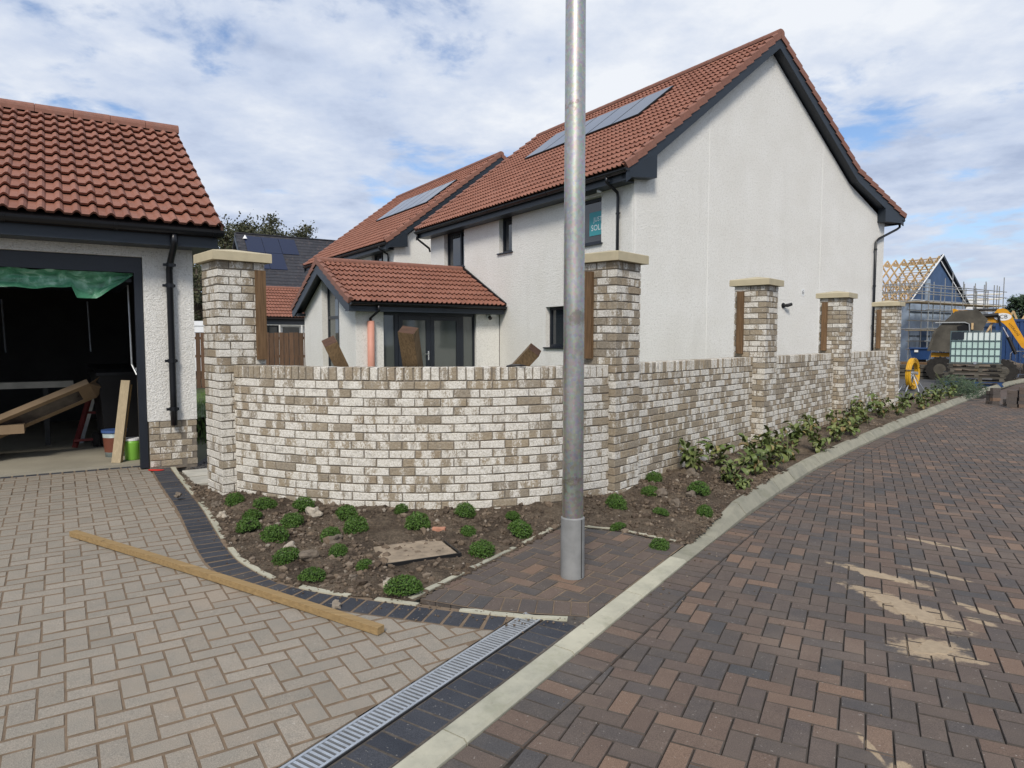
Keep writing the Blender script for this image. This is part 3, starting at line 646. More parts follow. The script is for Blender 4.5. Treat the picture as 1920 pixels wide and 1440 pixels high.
for i, (p, a) in enumerate(PIL):
    mt = [m_brick_pale, m_brick_tan, m_brick_mid, m_brick_tan, m_brick_mid][i]; V = BV[mt.name]
    t = thing('brick_pillar', PLAB[i], 'pillar', (p[0], p[1], 0), a, 'brick gate pillars with cream caps'); S = .44
    MB().box(.008, S - .008, .008, S - .008, -.1, ZC).build('mortar_core', m_mortar, t)
    faces = [TR(0, 0, 0, 0), TR(S, 0, 0, PI / 2), TR(S, S, 0, PI), TR(0, S, 0, -PI / 2)]      # local -y faces out
    for k in range(1, 32):
        z = ZC - k * CR + .005
        for fi, F in enumerate(faces):
            if (k + fi) % 2 == 0:
                for x in (.1075, .3325): put('brick', any_of(V[0]), t, F @ Matrix.Translation((x, 0, z)) @ jt())
            else: put('brick', any_of(V[0]), t, F @ Matrix.Translation((.22, 0, z)) @ jt())
    c = -.055; e = S + .055; h = .085
    m = MB(); vs = [(c, c, ZC), (e, c, ZC), (e, e, ZC), (c, e, ZC), (c, c, ZC + h - .006), (e, c, ZC + h - .006), (e, e, ZC + h - .006), (c, e, ZC + h - .006)]
    d = .006; vs += [(c + d, c + d, ZC + h), (e - d, c + d, ZC + h), (e - d, e - d, ZC + h), (c + d, e - d, ZC + h), (S / 2, S / 2, ZC + h + .048)]
    fs = [(0, 3, 2, 1)] + [(j, (j + 1) % 4, 4 + (j + 1) % 4, 4 + j) for j in range(4)] + [(4 + j, 4 + (j + 1) % 4, 8 + (j + 1) % 4, 8 + j) for j in range(4)] + [(8 + j, 8 + (j + 1) % 4, 12) for j in range(4)]
    m.add(vs, fs).build('cap_stone', m_cap, t)
    if i == 0: MB().box(.345, .435, -.045, -.003, ZT + .05, ZC - .075).build('fixing_post', m_wood_post, t)
    elif i == 1: MB().box(-.045, -.003, .25, .34, ZT + .06, ZC - .085).build('fixing_post', m_wood_post, t)
    else: MB().box(-.045, -.003, .30, .39, ZT + .05, ZC - .075).build('fixing_post', m_wood_post, t)
    pillars.append(t)
def straight_wall(i, lab, mt, mt2):
    p, a = PIL[i]; q = PIL[i + 1][0]; L = math.dist(p, q); t = thing('brick_wall', lab, 'wall', (p[0], p[1], 0), a, 'straight brick wall sections between pillars'); y0 = .16; V = BV[mt.name]
    MB().box(.43, L + .005, y0 + .008, y0 + .215, -.1, ZT - .012).build('mortar_core', m_mortar, t)
    x0, x1 = .445, L - .003
    for k in range(17):
        z = ZT - .115 - (k + 1) * CR + .004; off = 0 if k % 2 else -.1125; x = x0 + off
        while x < x1 - .02:
            a0, b0 = max(x, x0), min(x + .215, x1); w = b0 - a0; VV = BV[(mt2 if rb.random() < .35 else mt).name]
            if w > .19: put('brick', any_of(VV[0]), t, TR((a0 + b0) / 2, y0, z) @ jt())
            elif w > .03: put('brick', any_of(VV[1]), t, TR((a0 + b0) / 2, y0, z) @ Matrix.Scale(w / .1025, 4, (1, 0, 0)) @ jt())
            x += .225
    n = int((x1 - x0) / .0755)
    for j in range(n): put('coping_brick', any_of(BV[m_brick_mid.name][2]), t, TR(x0 + (j + .5) * (x1 - x0) / n, y0 - .001, ZT - .11) @ jt())
    return t
straight_wall(1, 'straight brick wall section right of the lamp post, nearest of its row', m_brick_tan, m_brick_mid)
straight_wall(2, 'middle straight brick wall section, right of the black wall lamp', m_brick_tan, m_brick_mid)
straight_wall(3, 'farthest straight brick wall section, ending by the yellow hose reel', m_brick_mid, m_brick_pale)
# curved wall: an arc of stretchers between the first two pillars
Apt = (P1[0] + .10 * math.cos(A1), P1[1] + .10 * math.sin(A1)); Bpt = (.905, 6.452)
CX, CY, CRAD = -.87, 8.83, 2.985
a0 = math.atan2(Apt[1] - CY, Apt[0] - CX) % (2 * PI); a1 = math.atan2(Bpt[1] - CY, Bpt[0] - CX) % (2 * PI)
cw = thing('curved_wall', 'low curved wall of pale lime-smeared bricks with upright coping bricks', 'wall', (CX, CY, 0))
m = MB(); n = 48; ro, ri = CRAD - .008, CRAD - .215; vs = []
for i in range(n + 1):
    a = a0 + (a1 - a0) * i / n; vs += [(ro * math.cos(a), ro * math.sin(a), -.1), (ro * math.cos(a), ro * math.sin(a), ZT - .012), (ri * math.cos(a), ri * math.sin(a), ZT - .012), (ri * math.cos(a), ri * math.sin(a), -.1)]
m.add(vs, [(i * 4 + j, i * 4 + j + 1, i * 4 + 5 + j, i * 4 + 4 + j) for i in range(n) for j in range(3)] + [(0, 1, 2, 3), (n * 4 + 3, n * 4 + 2, n * 4 + 1, n * 4)]).build('mortar_core', m_mortar, cw)
V = BV[m_brick_pale.name]; da = .225 / CRAD; nb = (a1 - a0) / da; cnt = 0; rows = []
for k in range(17):
    z = ZT - .115 - (k + 1) * CR + .004; a = a0 + (0 if k % 2 else -da / 2)
    while a < a1 - .012:
        s0, s1 = max(a, a0), min(a + .215 / CRAD, a1); w = (s1 - s0) * CRAD; am = (s0 + s1) / 2; T = TR(CRAD * math.cos(am), CRAD * math.sin(am), z, am + PI / 2)
        VV = V if rb.random() < .8 else BV[m_brick_mid.name]
        if w > .19: rows.append((k, any_of(VV[0]), T @ jt()))
        elif w > .03: rows.append((k, any_of(VV[1]), T @ Matrix.Scale(w / .1025, 4, (1, 0, 0)) @ jt()))
        a += da
for k, me, T in rows: put('brick', me, cw, T)
n = int((a1 - a0) * CRAD / .0755)
for j in range(n):
    am = a0 + (j + .5) * (a1 - a0) / n; put('coping_brick', any_of((V if rb.random() < .35 else BV[m_brick_mid.name])[2]), cw, TR((CRAD + .001) * math.cos(am), (CRAD + .001) * math.sin(am), ZT - .11, am + PI / 2) @ jt())

# ------------------------------------------------------------------ planting bed
def poly_arc(off): return [(CX + (CRAD + off) * math.cos(a1 + (a0 - a1) * i / 14), CY + (CRAD + off) * math.sin(a1 + (a0 - a1) * i / 14)) for i in range(15)]
KBACK = [p for p in offset_line(FRONT, .10) if p[1] > 5.2 and p[1] < 20]
wl = [(PIL[k][0][0] - .754 * .2 + .0, PIL[k][0][1] + .657 * .2) for k in (4, 3, 2, 1)]
BED = [p for p in offset_line(EDGE, -.02)[2:] if p[0] < -.6] + [(p[0] + .02, p[1] - .02) for p in PADL] + [(p[0], p[1] - .03) for p in PADR[1:]] + [(1.40, 5.22)] + KBACK + [(12.6, 19.2), (10.6, 17.6)] + wl + poly_arc(-.12) + [(-2.75, 6.5), (-3.0, 6.8), (-3.28, 6.95), (-3.45, 7.2)]
WALLPTS = [(PIL[4][0][0], PIL[4][0][1])] + [PIL[k][0] for k in (3, 2, 1)] + poly_arc(0) + [P1]
EDL = [p for p in EDGE] ; KCREST = offset_line(FRONT, .137)
def soil_z(x, y):
    base = gh(x, y); t = (x - KB[0]) * KU[0] + (y - KB[1]) * KU[1]
    k = max(0, min(1, (t - 2.2) / 1.2)); base = base * (1 - k) + .055 * k
    dw = dist_line((x, y), WALLPTS); z = base + .02 + .055 * math.exp(-dw / .35)
    de = min(dist_line((x, y), EDL), dist_line((x, y), PADL), dist_line((x, y), PADR)); ke = min(1, de / .22)
    dk = dist_line((x, y), KCREST)
    if dk < .3: z = z * (dk / .3) + (.088 * k + .0 * (1 - k)) * (1 - dk / .3)
    p = Vector((x, y, 0)); amp = .35 + .65 * ke
    z += amp * (.034 * noise.fractal(p * 2.2, .8, 2.1, 5) + .020 * noise.fractal(p * 9, .7, 2.2, 4) + .012 * abs(noise.noise(p * 26)))
    z = z * ke + (gh(x, y) + .0) * (1 - ke) if de < .22 else z
    dc = math.hypot((x + .70) / .34, (y - 4.84) / .30)
    if dc < 1.15: z = z * max(0, (dc - .75) / .4) + .058 * min(1, 1 - (dc - .75) / .4) if dc > .75 else .058
    return z
def grid_in(poly, step, zf, test=lambda x, y: True):
    xs = [p[0] for p in poly]; ys = [p[1] for p in poly]; idx = {}; m = MB(); nx = int((max(xs) - min(xs)) / step) + 2; ny = int((max(ys) - min(ys)) / step) + 2; x0, y0 = min(xs), min(ys)
    def vid(i, j):
        if (i, j) not in idx: x, y = x0 + i * step, y0 + j * step; idx[(i, j)] = len(m.v); m.v.append((x, y, zf(x, y)))
        return idx[(i, j)]
    for i in range(nx):
        for j in range(ny):
            cx, cy = x0 + (i + .5) * step, y0 + (j + .5) * step
            if test(cx, cy) and inside((cx, cy), poly): m.f.append((vid(i, j), vid(i + 1, j), vid(i + 1, j + 1), vid(i, j + 1)))
    return m
soil = tag(put('soil', grid_in(BED, .032, soil_z, lambda x, y: y < 9.2).mesh('soil', m_soil, True)), kind='structure')
tag(put('soil_strip', grid_in(BED, .075, soil_z, lambda x, y: y >= 9.2).mesh('soil_strip', m_soil, True)), kind='structure')
def blob(m, c, r, sx=1., sy=1., sz=.7, sub=1, rough=.25, seed=0):
    rr = random.Random(seed); bm = bmesh.new(); bmesh.ops.create_icosphere(bm, subdivisions=sub, radius=1)
    o = Vector((rr.uniform(0, 99), rr.uniform(0, 99), rr.uniform(0, 99))); A = rr.uniform(0, 6.28); ca, sa = math.cos(A), math.sin(A); vs = []
    for v in bm.verts:
        k = r * (1 + rough * noise.noise(v.co * 1.3 + o) * 1.6); x, y, z = v.co.x * k * sx, v.co.y * k * sy, v.co.z * k * sz; vs.append((c[0] + x * ca - y * sa, c[1] + x * sa + y * ca, c[2] + z))
    m.add(vs, [tuple(v.index for v in f.verts) for f in bm.faces]); bm.free()
rs = random.Random(21); m = MB(); n = 0
while n < 9500:
    y = rs.uniform(3.9, 9.0) if rs.random() < .85 else rs.uniform(9, 16); x = rs.uniform(-3.5, 3.0) if y < 9 else rs.uniform(3, 10)
    if not inside((x, y), BED) or noise.noise(Vector((x * 1.5, y * 1.5, 3))) < rs.uniform(-.45, .2): continue
    sz = min(.045, .004 + rs.expovariate(1 / .0065)); blob(m, (x, y, soil_z(x, y) + sz * .15), sz, 1, rs.uniform(.6, 1), .7, 1, .45, n); n += 1
tag(m.build('soil_clods', m_clod), kind='stuff')
m = MB()
for k in range(260):       # crumbs of soil and stones spilt on the paving
    x = rs.uniform(-3.6, .4); p = min(EDGE, key=lambda q: abs(q[0] - x)); d = abs(rs.gauss(0, .09)); y = p[1] - d
    sz = rs.uniform(.003, .009); blob(m, (x, y, gh(x, y) + sz * .4), sz, 1, .8, .7, 1, .4, k)
for k in range(150):
    t = rs.uniform(.5, 9); q = at_len(3.2 + t); d = abs(rs.gauss(0, .10)) + .01; sz = rs.uniform(.003, .010); blob(m, (q[0] + d * .75, q[1] - d * .65, ROADZ + sz * .4), sz, 1, .8, .7, 1, .4, k)
for k in range(160):
    t = rs.uniform(-1.5, 5); d = rs.uniform(.2, 3.5); p = (K(t, -d)); sz = rs.uniform(.002, .005); blob(m, (p[0], p[1], ROADZ + sz * .4), sz, 1, .8, .7, 1, .4, k)
tag(m.build('crumbs', m_clod), kind='stuff')
# notable rocks
for c, r_, mt, lab in (((-2.47, 5.72), .05, m_rock_pale, 'pale angular rock near the edging below the leftmost shrubs'), ((-1.66, 5.63), .065, m_rock_pale, 'pale pitted rock beside a shrub close to the curved wall'), ((-1.62, 4.88), .042, m_rock_pale, 'small whitish rock left of a shrub in the middle of the left bed'),
                       ((-1.40, 4.62), .055, m_rock, 'dark brown rock between two shrubs near the dark setts'), ((-.78, 4.17), .045, m_rock_pale, 'upright beige rock beside the front shrub'), ((-1.32, 5.02), .05, m_rock, 'brown lump of earth left of the sandy access cover'), ((-1.02, 4.28), .03, m_rock, 'low brown stone in front of the sandy access cover'),
                       ((1.43, 6.42), .062, m_rock, 'round brown rock behind a shrub at the foot of the second pillar'), ((1.50, 6.15), .06, m_rock, 'flat tan rock in the middle of the right bed'), ((1.68, 6.35), .06, m_rock, 'half buried rock below the far right shrub'), ((1.95, 7.32), .07, m_rock, 'dark rock under the first leafy plant'), ((2.3, 7.6), .05, m_rock, 'small rock among the leafy plants'),
                       ((-3.13, 6.30), .035, m_rock, 'dark pebble on the orange sand by the first pillar'), ((-2.66, 6.06), .05, m_rock, 'brown cobble resting on the edging beside the dark setts')):
    m = MB(); blob(m, (0, 0, r_ * .3), r_, 1, .75, .75, 3, .45, int(c[0] * 1000) % 997); o = m.build('rock', mt, smooth=False); o.location = (c[0], c[1], soil_z(*c) if r_ != .05 or c[0] > -2.6 else gh(*c) + .01); tag(o, lab, 'rock', None, 'thing')
m = MB(); m.add(*paver_shape([(-.05, -.018), (.05, -.022), (.055, .02), (.01, .012), (-.05, .02)], .004, .03)); o = m.build('brick_piece', m_brickred); o.location = (-.58, 5.30, soil_z(-.58, 5.3) + .03); tag(o, 'broken piece of pink brick lying on the soil', 'brick', None, 'thing')
# sandy access cover
ac = thing('access_cover', 'sand covered access cover with black rim sunk in the soil', 'cover', (-.70, 4.84, .070), math.radians(26)); m_cover = simple('sandy_cover', (.27, .215, .155), .95, var=.3, nscale=12, bump=.8, bscale=110)
MB().add(*paver_shape([(-.26, -.20), (.26, -.20), (.26, .22), (-.26, .22)], .012, .03)).build('lid', m_cover, ac)
MB().box(-.275, .275, -.215, -.203, -.06, .004).box(.263, .275, -.203, .2, -.06, .003).build('rim', m_black, ac)
# ------------------------------------------------------------------ clipped dwarf shrubs
def make_shrub(seed):
    R_ = random.Random(seed); t = thing('dwarf_shrub', '', 'shrub', group='small clipped shrubs in the bed')
    m = MB()
    for i in range(1500):
        z = R_.uniform(-.35, 1); a = R_.uniform(0, 2 * PI); q = math.sqrt(max(0, 1 - z * z)); d = Vector((q * math.cos(a), q * math.sin(a), z))
        lump = 1 + .16 * noise.noise(d * 2.6 + Vector((seed, 0, 0))) + .07 * noise.noise(d * 7 + Vector((0, seed, 0))); r = .5 * lump * R_.uniform(.80, 1.04)
        c = d * r; c.z = c.z * .78 + .26; nrm = (d + Vector((R_.gauss(0, .5), R_.gauss(0, .5), R_.gauss(.2, .5)))).normalized(); u = nrm.orthogonal().normalized(); u.rotate(Matrix.Rotation(R_.uniform(0, 6.28), 3, nrm)); v = nrm.cross(u)
        L, w = R_.uniform(.045, .085), R_.uniform(.02, .034); u2 = (u * .8 + d * .6).normalized()
        m.add([c - v * w, c + u2 * L * .5 + nrm * .006 - v * w * .5, c + u2 * L, c + v * w], [(0, 1, 2, 3)])
    put('foliage', m.mesh('foliage', m_box), t)
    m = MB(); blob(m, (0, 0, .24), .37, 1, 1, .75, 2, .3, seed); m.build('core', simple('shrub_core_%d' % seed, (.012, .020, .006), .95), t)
    return t
SH = [(-2.49, 6.01, .165, 'dark shaded shrub at the foot of the first pillar, leftmost'), (-2.18, 5.92, .176, 'green shrub touching the curved wall, second from its left end'), (-2.17, 5.64, .168, 'half hidden shrub directly behind the broad shrub near the setts'), (-2.07, 5.29, .182, 'broad bright shrub nearest the concrete edging on the left'),
      (-1.81, 5.08, .159, 'round shrub right of the broad left shrub'), (-1.77, 5.44, .162, 'loose shrub just left of the pale pitted rock'), (-1.80, 5.81, .191, 'wide shrub against the wall behind the pale pitted rock'), (-1.56, 4.65, .164, 'leaning shrub with a whitish rock on its left'), (-1.29, 4.30, .155, 'round shrub near the dark setts, second nearest the camera'),
      (-1.39, 5.64, .168, 'shrub against the middle left of the curved wall'), (-1.22, 5.26, .19, 'largest shrub in the middle of the left bed'), (-1.37, 5.13, .129, 'small dull shrub left of the largest middle shrub'), (-1.23, 4.78, .150, 'bright shrub left of the sandy access cover'), (-.97, 4.45, .153, 'dark shrub at the near corner of the sandy access cover'),
      (-.67, 4.11, .167, 'nearest shrub, deep green and very round'), (-.94, 5.72, .143, 'small shrub against the centre of the curved wall'), (-.76, 5.39, .169, 'shrub just in front of the wall centre beside the brick piece'), (-.41, 5.72, .152, 'shrub against the wall left of the lamp post, rear of a pair'), (-.35, 5.30, .137, 'dark shrub in front of another, behind the access cover'),
      (-.22, 4.87, .145, 'upright shrub alone beside the edging of the brindle pad'), (0.0, 5.67, .133, 'rear one of two shrubs just left of the lamp post'), (.04, 5.32, .150, 'front one of two shrubs just left of the lamp post'), (.92, 6.03, .151, 'rear one of two touching shrubs right of the lamp post'), (.89, 5.59, .149, 'front one of two touching shrubs right of the lamp post'),
      (1.48, 7.02, .132, 'shrub hidden behind the round brown rock'), (1.34, 6.50, .163, 'bright shrub below the round brown rock'), (1.81, 6.57, .165, 'bright shrub farthest right in front of the leafy plants'), (1.30, 5.89, .129, 'small flattened dark shrub in the middle of the right bed'), (1.68, 5.90, .139, 'shrub beside the kerb in the right bed'), (1.14, 5.13, .153, 'shrub nearest the pad edging in the right bed')]
protos = [make_shrub(s) for s in (1, 2, 3, 4, 5, 6)]; children_index(); rsh = random.Random(4)
for i, (x, y, wd, lab) in enumerate(SH):
    o = protos[i] if i < 6 else copy_tree(protos[i % 6]); wd *= 1.14 + rsh.uniform(-.12, .12)
    o.location = (x, y, soil_z(x, y) - .02); o.rotation_euler = (rsh.gauss(0, .2), rsh.gauss(0, .2), rsh.uniform(0, 6.28)); wd *= rsh.uniform(.88, 1.1); o.scale = (wd, wd * rsh.uniform(.75, 1.1), wd * rsh.uniform(.75, 1.2)); o['label'] = lab
# two clods of turf lying on the setts
for c, r_ in (((-1.03, 3.90), .032), ((-1.09, 3.83), .022)):
    m = MB(); blob(m, (0, 0, r_ * .5), r_, 1, .8, .7, 2, .6, int(r_ * 1000)); o = m.build('earth_clod', m_clod); o.location = (c[0], c[1], gh(*c)); tag(o, 'mossy clod of earth lying on the dark setts, ' + ('larger one' if r_ > .03 else 'smaller one'), 'clod', None, 'thing')
# ------------------------------------------------------------------ leafy perennials
def leaf_mesh(L, w, droop, curl, mat):
    m = MB(); n = 5; vs = []
    for i in range(n + 1):
        t = i / n; ww = w * math.sin(PI * min(1, t * .92 + .06)) ** .8 if i < n else .001; a = droop * t * t
        x = L * t * math.cos(a * .8); z = L * (t * .35 - droop * .55 * t * t); fold = curl * ww
        vs += [(x, -ww, z + fold), (x, 0, z), (x, ww, z + fold)]
    fs = []
    for i in range(n):
        for j in (0, 1): fs.append((i * 3 + j, i * 3 + j + 1, i * 3 + 4 + j, i * 3 + 3 + j))
    m.add(vs, fs); return m.mesh('leaf', mat, True)
LV = [leaf_mesh(.17, .030, 1.0, .5, m_leaf), leaf_mesh(.14, .026, .5, .6, m_leaf), leaf_mesh(.20, .032, 1.5, .3, m_leaf), leaf_mesh(.16, .024, 1.3, .9, m_leaf_dry), leaf_mesh(.13, .028, .2, .4, m_leaf)]
def leafy_plant(x, y, h, nl, seed, lab, nm='leafy_plant'):
    R_ = random.Random(seed); t = thing(nm, lab, 'plant', (x, y, soil_z(x, y) - .01), R_.uniform(0, 6.28), 'leafy perennials along the brick wall'); m = MB()
    ns = R_.randint(5, 8); tips = []
    for k in range(ns):
        a = R_.uniform(0, 6.28); lean = R_.uniform(.05, .55) * h; hh = h * R_.uniform(.55, 1); p = [(0, 0, 0), (lean * .35 * math.cos(a), lean * .35 * math.sin(a), hh * .5), (lean * math.cos(a), lean * math.sin(a), hh)]; m.tube(p, [.005, .004, .002], 4); tips.append((p, a))
    m.build('stems', m_stem, t)
    for k in range(nl):
        p, a = tips[k % ns]; f = R_.uniform(.25, 1); q = Vector(p[1]).lerp(Vector(p[2]), (f - .5) * 2) if f > .5 else Vector(p[0]).lerp(Vector(p[1]), f * 2)
        s = R_.uniform(.5, 1.0) * (h / .3) ** .4; put('leaf', LV[R_.choice((0, 0, 1, 2, 2, 3, 4, 4))], t, Matrix.Translation(q) @ Matrix.Rotation(a + R_.uniform(-1.6, 1.6), 4, 'Z') @ Matrix.Rotation(R_.uniform(-.7, .5), 4, 'Y') @ Matrix.Rotation(R_.uniform(-.6, .6), 4, 'X') @ Matrix.Scale(s, 4))
    return t
PLP = [(2.01, 7.47, .34), (2.42, 7.90, .34), (2.33, 7.10, .26), (2.70, 7.55, .36), (2.30, 6.72, .14), (3.01, 8.29, .34), (2.96, 7.81, .30), (3.44, 8.90, .36), (3.42, 8.36, .30), (3.95, 9.35, .34), (4.10, 9.05, .30), (4.60, 10.35, .36), (4.76, 10.0, .30), (5.3, 11.0, .38), (5.36, 10.7, .3), (5.95, 11.85, .40), (6.3, 12.0, .36), (6.6, 12.75, .42), (7.1, 12.95, .36), (7.3, 13.7, .42), (7.7, 13.5, .36), (8.2, 14.2, .40), (8.9, 14.7, .36), (9.4, 15.6, .4), (9.9, 15.9, .34), (10.5, 16.8, .38), (11.2, 17.4, .36)]
ordn = ['first', 'second', 'third', 'fourth', 'fifth', 'sixth', 'seventh', 'eighth', 'ninth', 'tenth', 'eleventh', 'twelfth', 'thirteenth', 'fourteenth', 'fifteenth', 'sixteenth', 'seventeenth', 'eighteenth', 'nineteenth', 'twentieth', 'twenty-first', 'twenty-second', 'twenty-third', 'twenty-fourth', 'twenty-fifth', 'twenty-sixth', 'twenty-seventh']
for i, (x, y, h) in enumerate(PLP):
    d = dist_line((x, y), KCREST); kind = 'tall drooping' if h > .35 else ('small grassy' if h < .2 else 'drooping')
    leafy_plant(x, y, h * 1.08, 54 if i < 16 else 42, 100 + i, '%s leafy plant %s, %s along the bed' % (kind, 'near the kerb' if d < .55 else 'close to the brick wall', ordn[i]))
def bushy(x, y, r, h, seed, lab, mat=None, n=900, cat='bush', nm='bush'):
    R_ = random.Random(seed); t = thing(nm, lab, cat, (x, y, .03)); m = MB()
    for k in range(n):
        a = R_.uniform(0, 6.28); q = r * R_.random() ** .6; z = h * R_.random() * (1 - .5 * (q / r) ** 2); c = Vector((q * math.cos(a), q * math.sin(a), z)); d = Vector((R_.gauss(0, 1), R_.gauss(0, 1), R_.gauss(.8, .6))).normalized(); v = d.orthogonal().normalized() * R_.uniform(.008, .018)
        m.add([c - v, c + d * R_.uniform(.05, .13), c + v], [(0, 1, 2)])
    put('foliage', m.mesh('foliage', mat or m_grass), t)
    m = MB()
    for k in range(14):
        a = R_.uniform(0, 6.28); m.tube([(0, 0, 0), (r * .8 * math.cos(a), r * .8 * math.sin(a), h * R_.uniform(.6, 1.1))], [.006, .002], 4)
    m.build('stems', m_stem, t); return t
bushy(11.9, 18.3, .55, .62, 41, 'feathery green weeds between the blue pallet stack and the kerb', m_tree2, 1500)
bushy(13.0, 19.3, .45, .42, 42, 'low green weeds at the far end of the kerb', m_tree2, 900)
# ------------------------------------------------------------------ lamp post
lp = thing('lamp_post', 'tall galvanised steel lamp post with grey painted base sleeve', 'lamp post', (.405, 4.475, gh(.405, 4.475)))
MB().tube([(0, 0, 0), (0, 0, .40), (0, 0, .408)], [.0795, .0795, .073], 48).build('base_sleeve', m_sleeve, lp, smooth=False)
MB().tube([(0, 0, .40), (0, 0, 3.0), (0, 0, 7.5)], [.0700, .0665, .055], 48, caps=False).build('shaft', m_galv, lp, smooth=True)
MB().box(.052, .056, -.0645, -.058, .01, .40).build('sleeve_seam', m_black, lp)
MB().tube([(0, 0, 7.45), (0, 0, 7.6), (-.5, -.3, 7.75)], [.03, .03, .03], 12).build('bracket', m_galv, lp)
MB().box(-1.1, -.5, -.45, -.2, 7.7, 7.8).build('lamp_head', m_trim, lp)
# ------------------------------------------------------------------ timber batten lying on the driveway
b0 = Vector((-3.375, 5.15, 0)); b1 = Vector((-.70, 3.545, 0)); b0.z = gh(b0.x, b0.y) + .030; b1.z = gh(b1.x, b1.y) + .028; mid = (b0 + b1) / 2
tm = MB(); L = (b1 - b0).length; seg = 12; vs = []
for i in range(seg + 1):
    t = i / seg; p = b0.lerp(b1, t); d = (b1 - b0).normalized(); s = Vector((-d.y, d.x, 0)); p = p + s * (.012 * math.sin(PI * t)); hw = .026
    vs += [tuple(p - s * hw - Vector((0, 0, .022))), tuple(p + s * hw - Vector((0, 0, .022))), tuple(p + s * hw + Vector((0, 0, .018))), tuple(p - s * hw + Vector((0, 0, .018)))]
tm.add(vs, [(i * 4 + j, i * 4 + (j + 1) % 4, (i + 1) * 4 + (j + 1) % 4, (i + 1) * 4 + j) for i in range(seg) for j in range(4)] + [(0, 1, 2, 3), (seg * 4 + 3, seg * 4 + 2, seg * 4 + 1, seg * 4)])
tag(tm.build('timber_batten', m_wood_beam), 'long pale timber batten lying across the grey driveway', 'timber', None, 'thing')
# posts leaning over the curved wall from behind
def leaning(top, low, w, h, roll, lab):
    t = thing('timber_post', lab, 'post', tuple(low)); M_ = Vector(top) - Vector(low); o = MB().beam((0, 0, 0), tuple(M_), w, h, roll).build('shaft', m_wood_sleeper, t)
    d = M_.normalized(); e = M_ + d * .001; MB().beam(tuple(M_), tuple(M_ + d * .002), w * .97, h * .97, roll).build('end_grain', m_wood_end, t)
leaning((-1.66, 6.20, 1.575), (-1.22, 7.15, .1), .15, .12, .75, 'brown timber post leaning over the left part of the curved wall')
leaning((-.91, 5.98, 1.675), (-.86, 7.0, .1), .15, .11, .25, 'tallest brown timber post leaning in front of the patio doors')
leaning((.205, 6.12, 1.50), (-1.03, 7.33, .1), .12, .10, .9, 'short brown timber post leaning right, beside the lamp post')
st = MB().tube([(-.07, 0, .0), (-.02, .02, .008), (.05, 0, .01), (.10, .01, .006)], [.007, .014, .010, .006], 6).build('strap', m_black); st.location = (.02, 5.99, ZT + .006); tag(st, 'small black strap lying on the coping beside the right leaning post', 'strap', None, 'thing')
# path slabs, gravel and grass between the garage and the first pillar
for i, (q, lab) in enumerate((([(-3.72, 7.60), (-3.50, 7.28), (-3.19, 7.50), (-3.41, 7.82)], 'pale stepping slab next to the garage corner'), ([(-3.48, 7.25), (-3.27, 6.94), (-2.96, 7.16), (-3.17, 7.47)], 'pale stepping slab against the first pillar'))):
    c = (sum(p[0] for p in q) / 4, sum(p[1] for p in q) / 4); o = MB().add(*paver_shape([(p[0] - c[0], p[1] - c[1]) for p in q], .006, .04)).build('paving_slab', m_slabstone); o.location = (c[0], c[1], gh(*c) + .012); tag(o, lab, 'slab', None, 'thing')
m_gravel = simple('dark_gravel', (.06, .057, .056), .9, var=.5, nscale=60, bump=1., bscale=60)
m = MB().add([(-3.75, 7.9, .10), (-3.1, 7.2, .09), (-2.3, 8.3, .10), (-3.1, 10.2, .10), (-4.2, 12, .1), (-4.6, 12, .1)], [(0, 1, 2, 3, 4, 5)]); o = tag(m.build('gravel_path', m_gravel), kind='structure')
m = MB()
for k in range(900):
    t = rs.random(); x = -3.75 + .9 * rs.random(); y = 7.6 + rs.random() * 1.6
    sz = rs.uniform(.006, .014); blob(m, (x, y, .105), sz, 1, .8, .7, 1, .4, k)
tag(m.build('gravel_stones', m_gravel), kind='stuff')
tag(put('garden_lawn', MB().add([(-3.9, 9.4, .12), (-1.0, 7.5, .11), (3.0, 9.5, .1), (8, 15.5, .1), (3, 16, .1), (-4, 21, .1), (-14, 21, .1), (-9.5, 14, .1), (-4.5, 12.5, .12)], [tuple(range(9))]).mesh('garden_lawn', simple('lawn', (.06, .085, .03), .95, var=.4, nscale=2))), kind='structure')
m = MB()
for k in range(5000):
    x = rs.uniform(-8.5, -4.2); y = rs.uniform(9.6, 19.5)
    if abs(x / y + .455) > .03: continue
    a = rs.uniform(0, 6.28); hh = rs.uniform(.06, .16); m.add([(x - .006, y, .1), (x + .006, y + .003, .1), (x + .03 * math.cos(a), y + .03 * math.sin(a), .1 + hh)], [(0, 1, 2)])
tag(m.build('grass', m_grass), kind='stuff')

# ------------------------------------------------------------------ roofs, walls with openings, windows
def pantile(W, Ln, mat, name='tile', roll=.036, lip=.027):
    """interlocking tile, two rolls; x across, y up the slope, z out of the roof"""
    prof = []
    for u in range(2):
        x0 = W * u / 2; w = W / 2; prof += [(x0, .0), (x0 + w * .44, .0), (x0 + w * .54, roll * .55), (x0 + w * .66, roll * .97), (x0 + w * .78, roll * .97), (x0 + w * .91, roll * .5)]
    prof.append((W, 0)); n = len(prof); m = MB(); r0 = .052
    vs = [(x, .012, z + r0 - lip) for x, z in prof] + [(x, 0, z + r0) for x, z in prof] + [(x, Ln * 1.07, z + .008) for x, z in prof]
    m.add(vs, [(i, i + 1, n + i + 1, n + i) for i in range(n - 1)] + [(n + i, n + i + 1, 2 * n + i + 1, 2 * n + i) for i in range(n - 1)])
    return m
def flat_tile(W, Ln, r0=.02):
    m = MB(); g = .002; m.add([(g, 0, 0), (W - g, 0, 0), (g, 0, r0), (W - g, 0, r0), (g, Ln * 1.05, .003), (W - g, Ln * 1.05, .003)], [(0, 1, 3, 2), (2, 3, 5, 4)]); return m
